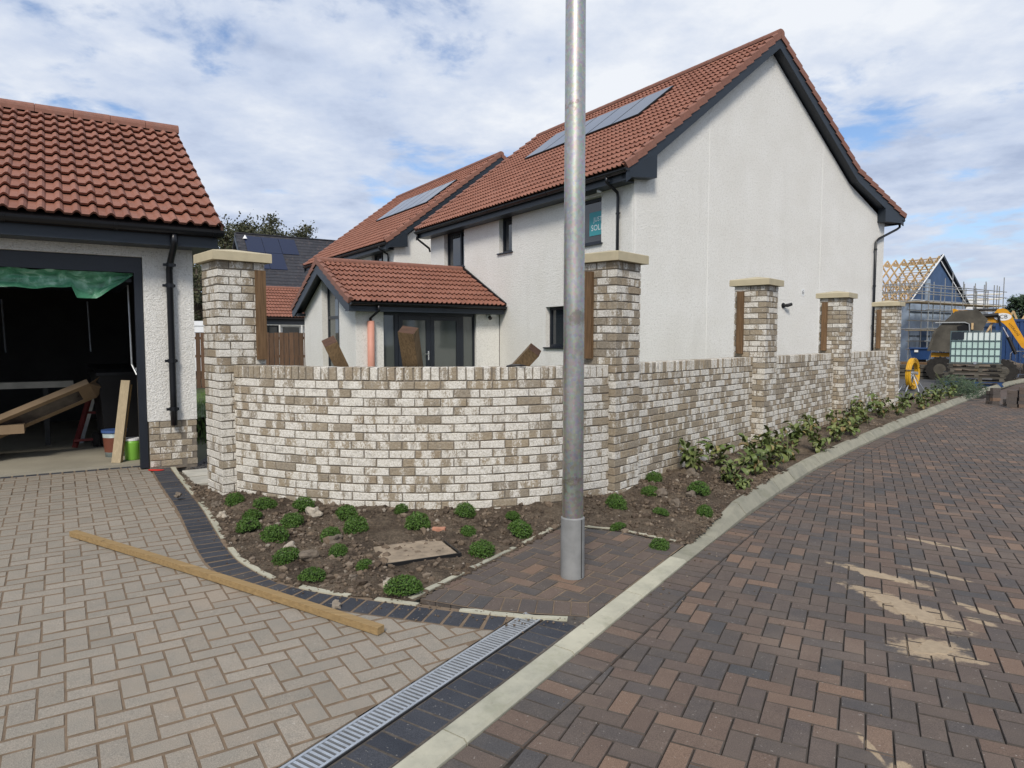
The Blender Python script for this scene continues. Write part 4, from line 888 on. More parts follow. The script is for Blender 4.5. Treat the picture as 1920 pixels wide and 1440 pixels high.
def tiles(parent, world, origin, across, up, ncol, nrow, W, Ln, mat, limit, shape='pan', skip=lambda i, j: False, stagger=False):
    """lay tiles on a roof plane (local frame of the building); nearest ones are parts, the rest one joined part"""
    X = Vector(across).normalized(); Y = Vector(up).normalized(); Z = X.cross(Y).normalized(); O = Vector(origin)
    base = pantile(W, Ln, mat) if shape == 'pan' else flat_tile(W, Ln); me = base.mesh('tile', mat); it = []
    for j in range(nrow):
        for i in range(ncol):
            if skip(i, j): continue
            p = O + X * (i * W + (W / 2 if stagger and j % 2 else 0)) + Y * (j * Ln); it.append(((world @ (p + X * W / 2 + Y * Ln / 2) - Vector((0, 0, CZ))).length, p))
    it.sort(key=lambda t: t[0]); rest = MB(); k = 0; R_ = random.Random(len(it))
    for d, p in it:
        dz = R_.uniform(-.002, .002); T = Matrix(((X.x, Y.x, Z.x, p.x), (X.y, Y.y, Z.y, p.y), (X.z, Y.z, Z.z, p.z + dz), (0, 0, 0, 1))) @ Matrix.Rotation(R_.gauss(0, .003), 4, 'Z')
        wp = world @ p
        if k < limit and in_view(wp.x, wp.y, wp.z, 1.05): put('tile', me, parent, T); k += 1
        else: rest.add(base.v, base.f, T)
    if rest.v: tag(put('tiles', rest.mesh('tiles', mat), parent), kind='stuff')
def ridge_tiles(parent, a, b, L, mat, r=.11, drop=.05):
    """half-round ridge tiles from a to b"""
    a = Vector(a); b = Vector(b); d = (b - a); n = max(1, round(d.length / L)); d.normalize(); s = Vector((-d.y, d.x, 0)).normalized(); m = MB(); step = (b - a).length / n; vs = []
    for e, rr in ((0, r), (step - .005, r * .97)):
        for k in range(9): t = PI * k / 8; vs.append((e, rr * math.cos(t) * 1.15, rr * math.sin(t) * .8))
    vs += [(0, r * 1.15, -drop), (0, -r * 1.15, -drop), (step - .005, r * 1.11, -drop), (step - .005, -r * 1.11, -drop)]
    fs = [(k, k + 1, 10 + k, 9 + k) for k in range(8)] + [(18, 0, 9, 20), (8, 19, 21, 17), (19, 8, 7, 6, 5, 4, 3, 2, 1, 0, 18), (20, 9, 10, 11, 12, 13, 14, 15, 16, 17, 21)]
    m.add(vs, fs); me = m.mesh('ridge_tile', mat); MB().tube([a + d * .05 + Vector((0, 0, -.01)), b - d * .05 + Vector((0, 0, -.01))], r * .8, 8).build('ridge_bedding', m_underlay, parent)
    for i in range(n):
        p = a + d * (i * step); put('ridge_tile', me, parent, Matrix(((d.x, s.x, 0, p.x), (d.y, s.y, 0, p.y), (0, 0, 1, p.z), (0, 0, 0, 1))))
def verge_tiles(parent, a, b, out, L, mat, w=.11, h=.14):
    """cloaking tiles down a verge from a (low) to b (high); 'out' is the horizontal direction out of the gable"""
    a = Vector(a); b = Vector(b); d = b - a; n = max(1, round(d.length / L)); step = d.length / n; d.normalize(); o = Vector(out).normalized(); z = d.cross(o); z = z if z.z > 0 else -z
    prof = [(-w, .012), (-w, .045), (-w * .55, .075), (-.012, .075), (.012, .05), (.012, -h + .05), (-.012, -h + .05)]; nn = len(prof); vs = []
    for e, k in ((0.008, .034), (step * 1.03, -.004)): vs += [(e, p, q + k) for p, q in prof]
    m = MB(); m.add(vs, [(i, (i + 1) % nn, nn + (i + 1) % nn, nn + i) for i in range(nn)] + [tuple(range(nn)), tuple(range(2 * nn - 1, nn - 1, -1))]); me = m.mesh('verge_tile', mat)
    for i in range(n):
        p = a + d * (i * step); put('verge_tile', me, parent, Matrix(((d.x, o.x, z.x, p.x), (d.y, o.y, z.y, p.y), (d.z, o.z, z.z, p.z), (0, 0, 0, 1))))
def wall_cells(m, x0, x1, z0, z1, ops, y0, y1, axis='x', T=None):
    """solid wall from x0..x1, z0..z1 with rectangular openings (xa, xb, za, zb)"""
    xs = sorted({x0, x1, *[o[0] for o in ops], *[o[1] for o in ops]})
    for a, b in zip(xs, xs[1:]):
        if b <= x0 or a >= x1: continue
        zz = [(z0, z1)]
        for o in ops:
            if o[0] < b - 1e-6 and o[1] > a + 1e-6:
                nz = []
                for p, q in zz:
                    if o[3] <= p or o[2] >= q: nz.append((p, q)); continue
                    if o[2] > p: nz.append((p, o[2]))
                    if o[3] < q: nz.append((o[3], q))
                zz = nz
        for p, q in zz: m.box(a, b, y0, y1, p, q, T)
def window(parent, T, w, h, split=(), depth=.0, sill=True, glass=None, fr=.06, name='window', trans=()):
    """window in local frame: x 0..w, z 0..h, face at y=0 looking to -y, recessed by depth"""
    m = MB(); d = depth; m.box(0, fr, d, d + .07, 0, h, T).box(w - fr, w, d, d + .07, 0, h, T).box(fr, w - fr, d, d + .07, 0, fr, T).box(fr, w - fr, d, d + .07, h - fr, h, T)
    for x in split: m.box(x - fr * .6, x + fr * .6, d - .004, d + .066, fr, h - fr, T)
    for z in trans: m.box(fr, w - fr, d + .002, d + .064, z - fr * .5, z + fr * .5, T)
    o = m.build(name, m_frame, parent); xs = [fr] + [v for s in split for v in (s - fr * .6, s + fr * .6)] + [w - fr]; zs = [fr] + [v for s in trans for v in (s - fr * .5, s + fr * .5)] + [h - fr]
    for a, b in zip(xs[::2], xs[1::2]):
        for p, q in zip(zs[::2], zs[1::2]):
            MB().box(a + .016, b - .016, d + .035, d + .045, p + .016, q - .016, T).build('pane', glass or m_glass, o)
            g = .018; MB().box(a, a + g, d + .012, d + .03, p, q, T).box(b - g, b, d + .012, d + .03, p, q, T).box(a + g, b - g, d + .012, d + .03, p, p + g, T).box(a + g, b - g, d + .012, d + .03, q - g, q, T).build('casement', m_frame, o)
    if sill: MB().box(-.05, w + .05, -.05, d, -.035, 0, T).build('sill', m_frame, o)
    return o
def gutter(parent, a, b, r=.06, mat=None, name='gutter'):
    a = Vector(a); b = Vector(b); d = (b - a).normalized(); s = Vector((-d.y, d.x, 0)).normalized(); m = MB(); vs = []
    for p in (a, b):
        for rr in (r, r - .006):
            for k in range(9): t = PI + PI * k / 8; vs.append(tuple(p + s * rr * math.cos(t) + Vector((0, 0, rr * math.sin(t)))))
    m.add(vs, [(k, k + 1, 19 + k, 18 + k) for k in range(8)] + [(9 + k, 10 + k, 28 + k, 27 + k) for k in range(8)] + [(0, 9, 27, 18), (8, 17, 35, 26)])
    m.add([vs[k] for k in range(9)], [tuple(range(9))]); m.add([vs[18 + k] for k in range(9)], [tuple(range(9))])
    o = m.build(name, mat or m_gutter, parent); br = MB(); n = max(2, int((b - a).length / .9)); W = .008
    for i in range(n + 1):
        p = a.lerp(b, (i + .1) / (n + .2)); pr = [(rr * math.cos(PI + PI * k / 8), rr * math.sin(PI + PI * k / 8)) for rr in (r + .008,) for k in range(9)]; vv = []
        for e in (-.018, .018): vv += [tuple(p + d * e + s * u + Vector((0, 0, v))) for u, v in pr]
        br.add(vv, [(k, k + 1, 10 + k, 9 + k) for k in range(8)] + [tuple(range(9)), tuple(range(17, 8, -1))])
    br.build('gutter_bracket', mat or m_gutter, o); return o
def downpipe(parent, pts, r=.034, clips=(), wall=None, name='downpipe'):
    m = MB(); P = [Vector(p) for p in pts]; m.tube(pts, r, 12)
    o = m.build(name, m_gutter, parent, smooth=True)
    for c in clips:
        c = Vector(c); MB().tube([c - Vector((0, 0, .022)), c + Vector((0, 0, .022))], r + .008, 12).build('clip', m_gutter, o)
        if wall: MB().beam(tuple(c - Vector(wall) * .075), tuple(c + Vector(wall) * .055), .02, .03).build('clip_arm', m_gutter, o)
    return o
def W4(loc, a): return Matrix.Translation(loc) @ Matrix.Rotation(a, 4, 'Z')

def text_mesh(txt, size, mat, name, par, M, ext=.0):
    cu = bpy.data.curves.new(name, 'FONT'); cu.body = txt; cu.size = size; cu.align_x = 'CENTER'; cu.align_y = 'CENTER'; cu.extrude = ext; cu.resolution_u = 3; o = bpy.data.objects.new(name + '_tmp', cu); COL.objects.link(o)
    bpy.context.view_layer.update(); me = bpy.data.meshes.new_from_object(o.evaluated_get(bpy.context.evaluated_depsgraph_get())); bpy.data.objects.remove(o); me.materials.clear(); me.materials.append(mat); return put(name, me, par, M)
# ------------------------------------------------------------------ house with the white gable (and its twin behind)
HC = (2.608, 14.798); HW = W4((HC[0], HC[1], 0), GA)
XE, ZE, XR, ZR, XK, ZK, XF, ZF = -.45, 5.19, 4.56, 9.02, 8.15, 6.27, 10.72, 5.24     # outer tile line: eave, ridge, kink, far eave
YV = -.25; YB = 9.64
def house_body(t, WM, limit, detail, panels):
    und = .22    # depth of roof build-up under the tile line
    # gable wall with its raised verge line
    gp = [(0, 0), (10.0, 0), (10.0, 5.05), (8.09, 5.93), (4.57, 8.66), (0, 5.08)]
    MB().prism_y([(x, z) for x, z in gp], 0, .3).build('gable_wall', m_render, t)
    MB().prism_y([(x, z) for x, z in gp], YB - .3, YB).build('gable_wall', m_render, t)
    MB().box(9.7, 10, .3, YB - .3, 0, 5.05).build('side_wall', m_render, t)
    # side wall towards the garden; local x runs along the wall from the near corner
    T = Matrix(((0, 1, 0, 0), (1, 0, 0, 0), (0, 0, 1, 0), (0, 0, 0, 1)))        # (u, v, z) -> x = v, y = u
    ops = [(1.05, 2.25, 3.80, 4.86), (4.74, 5.40, 4.0, 4.98), (7.39, 8.70, 3.84, 4.98), (1.95, 3.18, 1.40, 2.42)] if detail else [(1.05, 2.25, 3.84, 4.98), (4.77, 5.3, 4, 4.98)]
    m = MB(); wall_cells(m, .3, YB - .3, 0, 5.05, ops, 0, .3, T=T); m.build('side_wall', m_render, t)
    for (a, b, p, q) in ops:
        split = (.44,) if (b - a) > .9 and p > 3 else ()
        if p < 2: split = ()
        # window local x must run so that -y faces out (towards -x of the house)
        TW = Matrix(((0, 1, 0, 0), (-1, 0, 0, b), (0, 0, 1, p), (0, 0, 0, 1)))
        wdw = window(t, TW, b - a, q - p, split=([] if detail and abs(a - 1.05) < .01 else [(b - a) - s for s in split]) if split else (), depth=.13)
        if detail and abs(a - 1.05) < .01:
            sx = .52
            MB().box(.60, 1.13, .150, .153, .22, .76, TW).build('sticker', m_teal, wdw)
            for txt, zt, sz in (('JUST', .52, .15), ('SOLD', .33, .19)):
                text_mesh(txt, sz, m_white, 'lettering', wdw, TW @ Matrix.Translation((.90, .1485, zt + .06)) @ Matrix.Rotation(PI / 2, 4, 'X'))
    # roof slab
    def off(x, z, dx, dz): return (x + dx, z + dz)
    outer = [(XE, ZE), (XR, ZR), (XK, ZK), (XF, ZF)]
    low = [(XF, ZF - .14), (XF - .02, ZF - .16), (XK - .1, ZK - .20), (XR, ZR - .19), (XE, ZE - .13)]
    rf = MB().prism_y([(x, z - .028) for x, z in outer] + low, YV + .03, YB + .25).build('roof', m_underlay, t)
    sl = math.hypot(XR - XE, ZR - ZE); cu_ = ((XR - XE) / sl, 0, (ZR - ZE) / sl); rows = round(sl / .335); Ln = sl / rows; W = .30; ncol = int((YB + .25 - YV - .06) / W)
    tiles(rf, WM, (XE - .02, YV + .04 + ncol * W, ZE - .03), (0, -1, 0), cu_, ncol, rows, W, Ln, m_tile, limit)
    for (xa, za, xb, zb) in ((XR, ZR, XK, ZK), (XK, ZK, XF, ZF)):
        s2 = math.hypot(xa - xb, za - zb); r2 = round(s2 / .335); up = ((xa - xb) / s2, 0, (za - zb) / s2); L2 = s2 / r2; b_ = MB(); base = pantile(W, L2, m_tile); X = Vector((0, 1, 0)); Y = Vector(up); Z = X.cross(Y); mt_ = MB()
        for j in range(r2):
            for i in range(ncol):
                p = Vector((xb, YV + .04, zb - .03)) + X * i * W + Y * j * L2; mt_.add(base.v, base.f, Matrix(((X.x, Y.x, Z.x, p.x), (X.y, Y.y, Z.y, p.y), (X.z, Y.z, Z.z, p.z), (0, 0, 0, 1))))
        tag(put('tiles', mt_.mesh('tiles', m_tile), rf), kind='stuff')
    ridge_tiles(rf, (XR, YV - .01, ZR + .03), (XR, YB + .25, ZR + .03), .45, m_tile2)
    for y, o in ((YV, (0, -1, 0)), (YB + .25, (0, 1, 0))):
        verge_tiles(rf, (XE, y, ZE - .01), (XR - .02, y, ZR - .01), o, Ln, m_tile2)
        verge_tiles(rf, (XK, y, ZK - .01), (XR + .02, y, ZR - .01), o, .335, m_tile2); verge_tiles(rf, (XF, y, ZF - .01), (XK, y, ZK - .01), o, .335, m_tile2)
    # bargeboards, verge soffits, boxed eaves
    def board(xa, za, xb, zb, y0, y1, t0, t1):
        MB().prism_y([(xa, za - t0), (xb, zb - t0), (xb, zb - t1), (xa, za - t1)], y0, y1).build('bargeboard', m_trim, t)
    for (y0, y1) in ((YV + .015, YV + .04), (YB + .21, YB + .235)):
        board(XE + .02, ZE, XR, ZR, y0, y1, .095, .33); board(XR, ZR, XK, ZK, y0, y1, .095, .33); board(XK, ZK, XF - .1, ZF + .04, y0, y1, .095, .33)
    so = MB()
    for (xa, za, xb, zb) in ((XE + .3, ZE + .22, XR, ZR), (XR, ZR, XK, ZK), (XK, ZK, XF - .5, ZF + .19)):
        so.prism_y([(xa, za - .30), (xb, zb - .30), (xb, zb - .325), (xa, za - .325)], YV + .04, -.001)
    so.build('verge_soffit', m_frame, t)
    MB().prism_y([(-.36, 4.97), (.44, 5.05), (.44, 5.60), (-.36, ZE - .06)], YV + .012, -.002).build('eaves_box', m_trim, t); MB().prism_y([(9.60, 4.99), (10.48, 5.02), (10.48, 5.13), (10.2, 5.33), (9.60, 5.46)], YV + .012, -.002).build('eaves_box', m_trim, t)
    ev = MB(); ev.box(-.36, -.335, YV + .04, YB + .2, 4.93, 5.13).box(-.335, -.001, 0, YB + .2, 4.93, 4.95).box(10.46, 10.48, YV + .04, YB + .2, 4.98, 5.15).box(10.001, 10.46, 0, YB + .2, 4.98, 5.0); ev.build('fascia', m_trim, t)
    gutter(t, (-.43, YV - .01, 5.14), (-.43, YB + .28, 5.14)); gutter(t, (10.62, YV, 5.13), (10.62, YB, 5.13))
    # solar panels
    yy0, npan, xlo, xhi = panels; k_ = (ZR - ZE) / (XR - XE); pw = 1.04
    for i in range(npan):
        y = yy0 + i * pw; nvec = Vector((-k_, 0, 1)).normalized(); a_ = Vector((xlo, 0, ZE + (xlo - XE) * k_)) + nvec * .06; b_ = Vector((xhi, 0, ZE + (xhi - XE) * k_)) + nvec * .06; m = MB()
        vs = []
        for yv in (y + .012, y + pw - .012):
            for p in (a_, b_): vs += [(p.x, yv, p.z), tuple(Vector((p.x, yv, p.z)) + nvec * .04)]
        m.add(vs, [(1, 3, 7, 5), (0, 1, 5, 4), (2, 3, 1, 0), (6, 7, 3, 2), (4, 5, 7, 6)]); pn = m.build('solar_panel', m_black, t)
        e = (b_ - a_).normalized() * .02; m = MB(); m.add([tuple(Vector((p.x, yv, p.z)) + nvec * .0425 + s * e) for p, s in ((a_, 1), (b_, -1)) for yv in ((y + .03, y + pw - .03) if s > 0 else (y + pw - .03, y + .03))], [(0, 1, 2, 3)]); m.build('cell_sheet', m_solar, pn)
    # vertical render beads
    for x, zt in ((2.36, 6.85), (6.83, 6.82), (.05, 5.0)):
        MB().box(x - .006, x + .006, -.004, .002, 0, zt).build('render_bead', m_smooth_render, t)
    MB().box(-.004, .002, .60, .61, 0, 4.93).box(-.004, .002, .03, .04, 0, 4.93).build('render_bead', m_smooth_render, t)
house = thing('house', 'white roughcast house with large gable and red pantiled roof', 'house', (HC[0], HC[1], 0), GA, 'white gabled houses')
house_body(house, HW, 300, True, (2.28, 5, 2.33, 3.62))
downpipe(house, [(-.43, .40, 5.09), (-.43, .40, 4.98), (-.075, .44, 4.80), (-.06, .44, 4.70), (-.06, .44, .1)], clips=[(-.06, .44, 4.35), (-.06, .44, 2.9)], wall=(0, 1, 0))
downpipe(house, [(10.62, -.12, 5.07), (10.62, -.12, 4.93), (10.5, -.10, 4.86), (9.60, -.07, 4.52), (9.46, -.06, 4.42), (9.46, -.06, .1)], clips=[(9.46, -.06, 4.2), (9.46, -.06, 3.15), (9.46, -.06, 2.0)], wall=(1, 0, 0))
gutter_end = downpipe(house, [(-.43, 9.80, 5.09), (-.43, 9.80, 4.92), (-.03, 9.70, 4.62), (-.0, 9.70, 4.5)])
# wall lamp, house number, sensor under the soffit
lm = thing('wall_lamp', 'small black wall lamp on the white gable', 'lamp', tuple(HW @ Vector((5.26, 0, 2.47))), GA)
MB().tube([(0, 0, 0), (0, -.02, 0)], .07, 16).build('back_plate', m_black, lm); MB().tube([(0, -.02, 0), (.04, -.10, .0), (.14, -.16, .035)], [.03, .045, .04], 12).build('lamp_head', m_black, lm)
nb = thing('house_number', 'small white plaque with the number 6 on the gable', 'plaque', tuple(HW @ Vector((6.09, 0, 2.84))), GA)
MB().box(-.055, .055, -.012, -.002, -.09, .09).build('plate', m_white, nb)
text_mesh('6', .17, m_black, 'digit', nb, Matrix.Translation((0, -.014, 0)) @ Matrix.Rotation(PI / 2, 4, 'X'))
sn = thing('soffit_sensor', 'small white sensor under the eaves above the upper window', 'sensor', tuple(HW @ Vector((-.18, .95, 4.90))), GA); MB().tube([(0, 0, .03), (0, 0, -.02)], .04, 12).build('housing', m_white, sn); MB().box(-.03, .03, -.09, -.03, -.03, .0).build('sensor_head', m_white, sn)
cc = thing('security_camera', 'small white camera on the wall right of the patio doors', 'camera', tuple(HW @ Vector((-.36, 5.38, 2.23))), GA); MB().tube([(0, 0, 0), (0, -.03, 0)], .045, 14).build('mount', m_white, cc); cc.scale = (1.7, 1.7, 1.7); MB().tube([(0, -.03, -.01), (-.0, -.06, -.03)], .03, 12).build('dome', m_black, cc); MB().box(-.01, .10, -.08, -.03, .01, .05).build('hood', m_white, cc)
# sunroom built against the side wall (local house frame)
ey, ex, er = 5.38, -4.23, 7.51; zE, zR = 2.53, 3.73; oh = .34; xv = -4.52
sr = MB(); wall_cells(sr, ex, -.001, 0, 2.42, [(-3.49, -.76, .15, 2.32)], ey, ey + .28); sr.build('sunroom_wall', m_render, house)
TG = Matrix(((0, 1, 0, ex), (-1, 0, 0, 0), (0, 0, 1, 0), (0, 0, 0, 1)))      # u -> -y , v -> x
sg = MB(); sg.prism_x([(5.382, 0), (6.57, 0), (6.57, 3.02), (5.382, 2.42)], ex + .001, ex + .28); sg.prism_x([(7.98, 0), (9.64, 0), (9.64, 2.42), (7.98, 3.24)], ex + .001, ex + .28); sg.build('sunroom_gable', m_render, house)
MB().box(-.012, .0, ey - .012, ey, 0, 2.4).build('movement_joint', m_darkjoint, house)
# tall gable window
gw = MB(); yA, yB_ = 6.57, 7.98; xg0, xg1 = ex + .16, ex + .22
gw.box(xg0, xg1, yA, yA + .06, .2, 3.04).box(xg0, xg1, yB_ - .06, yB_, .2, 3.26).box(xg0 - .003, xg1 - .003, 7.02, 7.09, .2, 3.3).box(xg0 + .002, xg1 + .002, yA + .06, yB_ - .06, 2.16, 2.24).box(xg0 + .001, xg1 + .001, yA + .06, yB_ - .06, .2, .26)
gwo = gw.build('gable_window', m_frame, house)
MB().prism_x([(yA + .06, .26), (yB_ - .06, .26), (yB_ - .06, 3.24), (7.5, 3.5), (yA + .06, 3.02)], xg0 + .03, xg0 + .04).build('pane', m_glass2, gwo)
MB().box(ex + .9, ex + .92, 5.8, 9.3, .2, 2.9).build('room_divider', simple('inner_wall', (.42, .40, .36), .9), house)
# patio doors with side lights: local x 0..2.73
TD = Matrix.Translation((-3.49, ey, .15)); dd = .09
pd = MB(); pd.box(0, 2.73, dd, dd + .08, 2.07, 2.17, TD).box(0, .05, dd, dd + .08, 0, 2.07, TD).box(2.68, 2.73, dd, dd + .08, 0, 2.07, TD).box(.34, .44, dd - .002, dd + .08, 0, 2.07, TD).box(2.27, 2.37, dd - .002, dd + .08, 0, 2.07, TD).box(.05, .34, dd, dd + .08, 0, .07, TD).box(2.37, 2.68, dd, dd + .08, 0, .07, TD)
pdo = pd.build('patio_door_frame', m_frame, house)
for a, b in ((.05, .34), (2.37, 2.68)): MB().box(a, b, dd + .04, dd + .05, .07, 2.07, TD).build('side_light', m_glass2, pdo)
for a, b in ((.445, 1.352), (1.358, 2.265)):
    dr_ = MB(); s_ = .115; dr_.box(a, a + s_, dd - .015, dd + .055, .01, 2.065, TD).box(b - s_, b, dd - .015, dd + .055, .01, 2.065, TD).box(a + s_, b - s_, dd - .015, dd + .055, .01, .2, TD).box(a + s_, b - s_, dd - .015, dd + .055, 2.065 - s_, 2.065, TD); do = dr_.build('door', m_frame, house)
    MB().box(a + s_, b - s_, dd + .015, dd + .025, .2, 2.065 - s_, TD).build('pane', m_glass2, do)
    if a < 1: MB().box(b - .075, b - .04, dd - .03, dd - .015, .90, 1.14, TD).tube([TD @ Vector((b - .057, dd - .02, 1.06)), TD @ Vector((b - .057, dd - .06, 1.06)), TD @ Vector((b - .19, dd - .062, 1.06))], .011, 8).build('handle', m_chrome, do)
MB().box(-4.0, -.3, ey + 1.6, ey + 1.62, .15, 2.3).build('inner_screen', simple('inner_screen_wall', (.33, .32, .29), .9), house)
# sunroom roof
def sroof(y): return zR - abs(y - er) * (zR - zE) / (er - (ey - oh))
yF = ey - oh; yK = 2 * er - yF
srf = MB().prism_x([(yF, zE - .028), (er, zR - .028), (yK, zE - .028), (yK, zE - .12), (er, zR - .14), (yF, zE - .12)], xv + .03, -.002).build('sunroom_roof', m_underlay, house)
s2 = math.hypot(er - yF, zR - zE); r2 = 8; L2 = s2 / r2; upv = (0, (er - yF) / s2, (zR - zE) / s2)
tiles(srf, HW, (xv + .04, yF - .02, zE - .03), (1, 0, 0), upv, 16, r2, (-.03 - (xv + .04)) / 16, L2, m_tile, 300)
base = pantile(.3, L2, m_tile); mt_ = MB(); X = Vector((-1, 0, 0)); Y = Vector((0, -upv[1], upv[2])); Z = X.cross(Y)
for j in range(r2):
    for i in range(15):
        p = Vector((-.03, yK, zE - .03)) + X * i * .3 + Y * j * L2; mt_.add(base.v, base.f, Matrix(((X.x, Y.x, Z.x, p.x), (X.y, Y.y, Z.y, p.y), (X.z, Y.z, Z.z, p.z), (0, 0, 0, 1))))
tag(put('tiles', mt_.mesh('tiles', m_tile), srf), kind='stuff')
ridge_tiles(srf, (xv - .01, er, zR + .02), (-.02, er, zR + .02), .45, m_tile2, .10)
verge_tiles(srf, (xv, yF, zE - .01), (xv, er - .02, zR - .01), (-1, 0, 0), L2, m_tile2); verge_tiles(srf, (xv, yK, zE - .01), (xv, er + .02, zR - .01), (-1, 0, 0), L2, m_tile2)
fl = MB(); 
for y0_, z0_, y1_, z1_ in ((yF, zE, er, zR),): fl.prism_x([(y0_ - .03, z0_ + .0), (y1_, z1_ + .06), (y1_, z1_ + .13), (y0_ - .03, z0_ + .075)], -.045, -.003)
fl.build('flashing', m_gutter, house)
bb = MB(); bb.prism_x([(yF + .02, zE - .09), (er, zR - .10), (er, zR - .36), (yF + .22, zE - .24), (yF + .02, zE - .24)], xv + .015, xv + .045); bb.prism_x([(yK - .02, zE - .09), (er, zR - .10), (er, zR - .36), (yK - .22, zE - .24), (yK - .02, zE - .24)], xv + .016, xv + .046); bb.build('bargeboard', m_trim, house)
sf = MB(); sf.prism_x([(yF + .02, zE - .15), (er, zR - .17), (er, zR - .20), (yF + .02, zE - .18)], xv + .046, ex); sf.prism_x([(yK - .02, zE - .15), (er, zR - .171), (er, zR - .201), (yK - .02, zE - .18)], xv + .046, ex); sf.box(xv + .02, -.05, yF + .02, yF + .045, zE - .24, zE - .06).box(xv + .02, -.05, yF + .045, ey, zE - .24, zE - .222).box(xv + .05, ex + .0, yK - .45, yK - .02, zE - .24, zE - .15); sf.build('fascia', m_trim, house)
gutter(house, (xv + .03, yF - .055, zE - .035), (-.03, yF - .055, zE - .035))
downpipe(house, [(-4.02 + .25, yF - .055, zE - .08), (-3.77, yF - .05, zE - .22), (-3.86, ey - .06, zE - .40), (-3.86, ey - .06, .1)], r=.034)
ps = thing('pipe_sleeve', 'salmon pink plastic sleeve wrapped round the sunroom downpipe', 'sleeve', tuple(HW @ Vector((-3.86, 5.31, 0))), GA); MB().tube([(0, 0, .15), (0, 0, 1.0), (0.004, 0, 2.06)], [.092, .09, .088], 20).build('tube', m_pink, ps, smooth=True)
# the twin house behind
H2 = (HC[0] + .835 * .10 - .55 * 12.85, HC[1] + .55 * .10 + .835 * 12.85); HW2 = W4((H2[0], H2[1], 0), GA)
house2 = thing('house', 'second white house behind, its red roof seen over the sunroom', 'house', (H2[0], H2[1], 0), GA, 'white gabled houses')
house_body(house2, HW2, 0, False, (.95, 5, 1.85, 3.25))
downpipe(house2, [(-.43, .40, 5.09), (-.43, .40, 4.98), (-.075, .44, 4.80), (-.06, .44, 4.70), (-.06, .44, .1)], clips=[(-.06, .44, 4.35)], wall=(0, 1, 0))
# ------------------------------------------------------------------ garage
gr = thing('garage', 'white roughcast garage with open front and red pantiled roof', 'garage', (G0[0], G0[1], 0), GA); GW = W4((G0[0], G0[1], 0), GA)
gm = MB(); gm.box(-.48, .03, 0, .3, .665, 2.69).box(-5.5, -4.75, 0, .3, .665, 2.69).box(-4.75, -.48, 0, .3, 2.508, 2.69); gm.build('front_wall', m_render, gr)
gm = MB(); gm.prism_x([(.3, .665), (6, .665), (6, 2.69), (3.0, 4.43), (.3, 2.87)], -.25, .03); gm.prism_x([(.3, .665), (6, .665), (6, 2.69), (3, 4.43), (.3, 2.87)], -5.5, -5.2); gm.build('side_wall', m_render, gr)
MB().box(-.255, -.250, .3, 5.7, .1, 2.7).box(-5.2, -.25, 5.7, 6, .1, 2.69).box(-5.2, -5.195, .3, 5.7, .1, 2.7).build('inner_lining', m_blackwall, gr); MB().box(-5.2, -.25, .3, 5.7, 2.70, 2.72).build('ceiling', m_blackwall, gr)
MB().box(-.47, .02, .01, .31, .05, .662).box(-.25, .02, .31, 6, .05, .662).box(-5.49, -4.76, .01, .31, .05, .662).build('plinth_core', m_mortar, gr)
Vp = BV[m_brick_tan.name]
for k in range(7):
    z = .662 - (k + 1) * CR + .005
    xs = ((-.36, 0), (-.135, 0), (.0 - .0, 2)) if k % 2 else ((-.4175, 1), (-.2475, 0), (-.031, 1))
    for x, kind in xs:
        if kind == 2: continue
        put('plinth_brick', any_of(Vp[kind]), gr, TR(x, .004, z) @ jt())
    for j in range(12): put('plinth_brick', any_of(Vp[0]), gr, TR(.026, .11 + j * .225 + (.11 if k % 2 else 0), z, PI / 2) @ jt())
tag(put('garage_floor', MB().box(-5.2, -.25, .305, 5.7, .0, .155).box(-4.75, -.48, .301, .304, .0, .155).mesh('garage_floor', m_floor), gr), kind=None)
# door frame and lifted door
MB().box(-.565, -.481, .05, .13, .13, 2.507).box(-4.749, -4.66, .05, .13, .13, 2.507).box(-4.66, -.565, .05, .13, 2.335, 2.507).build('door_frame', m_frame, gr)
MB().box(-4.65, -.58, .18, 2.2, 2.24, 2.28).build('garage_door', m_frame, gr)
MB().tube([(-.60, .42, 2.22), (-.585, .46, 1.30), (-.545, .36, 1.18)], .011, 8).build('door_arm', m_steel, gr); MB().tube([(-.545, .30, 1.25), (-.545, .34, 1.25)], .02, 10).build('door_pivot', m_steel, gr)
# roof
yE, zE_, yR, zR_ = -.36, 2.85, 3.0, 4.73; xR = .31
rf = MB().prism_x([(yE, zE_ - .028), (yR, zR_ - .028), (6.36, zE_ - .028), (6.36, zE_ - .12), (yR, zR_ - .14), (yE, zE_ - .12)], -5.7, xR - .03).build('roof', m_underlay, gr)
s3 = math.hypot(yR - yE, zR_ - zE_); r3 = 12; L3 = s3 / r3; up3 = (0, (yR - yE) / s3, (zR_ - zE_) / s3); nc = 19
tiles(rf, GW, (xR - .005 - nc * .3, yE - .03, zE_ - .03), (1, 0, 0), up3, nc, r3, .3, L3, m_tile, 300)
base = pantile(.3, L3, m_tile); mt_ = MB(); X = Vector((-1, 0, 0)); Y = Vector((0, -up3[1], up3[2])); Z = X.cross(Y)
for j in range(r3):
    for i in range(nc):
        p = Vector((xR - .01, 6.36, zE_ - .03)) + X * i * .3 + Y * j * L3; mt_.add(base.v, base.f, Matrix(((X.x, Y.x, Z.x, p.x), (X.y, Y.y, Z.y, p.y), (X.z, Y.z, Z.z, p.z), (0, 0, 0, 1))))
tag(put('tiles', mt_.mesh('tiles', m_tile), rf), kind='stuff')
MB().prism_x([(yE, zE_ - .03), (yR, zR_ - .03), (yR, zR_ + .025), (yE, zE_ + .02)], xR - .028, xR - .006).build('verge_strip', m_tile, rf)
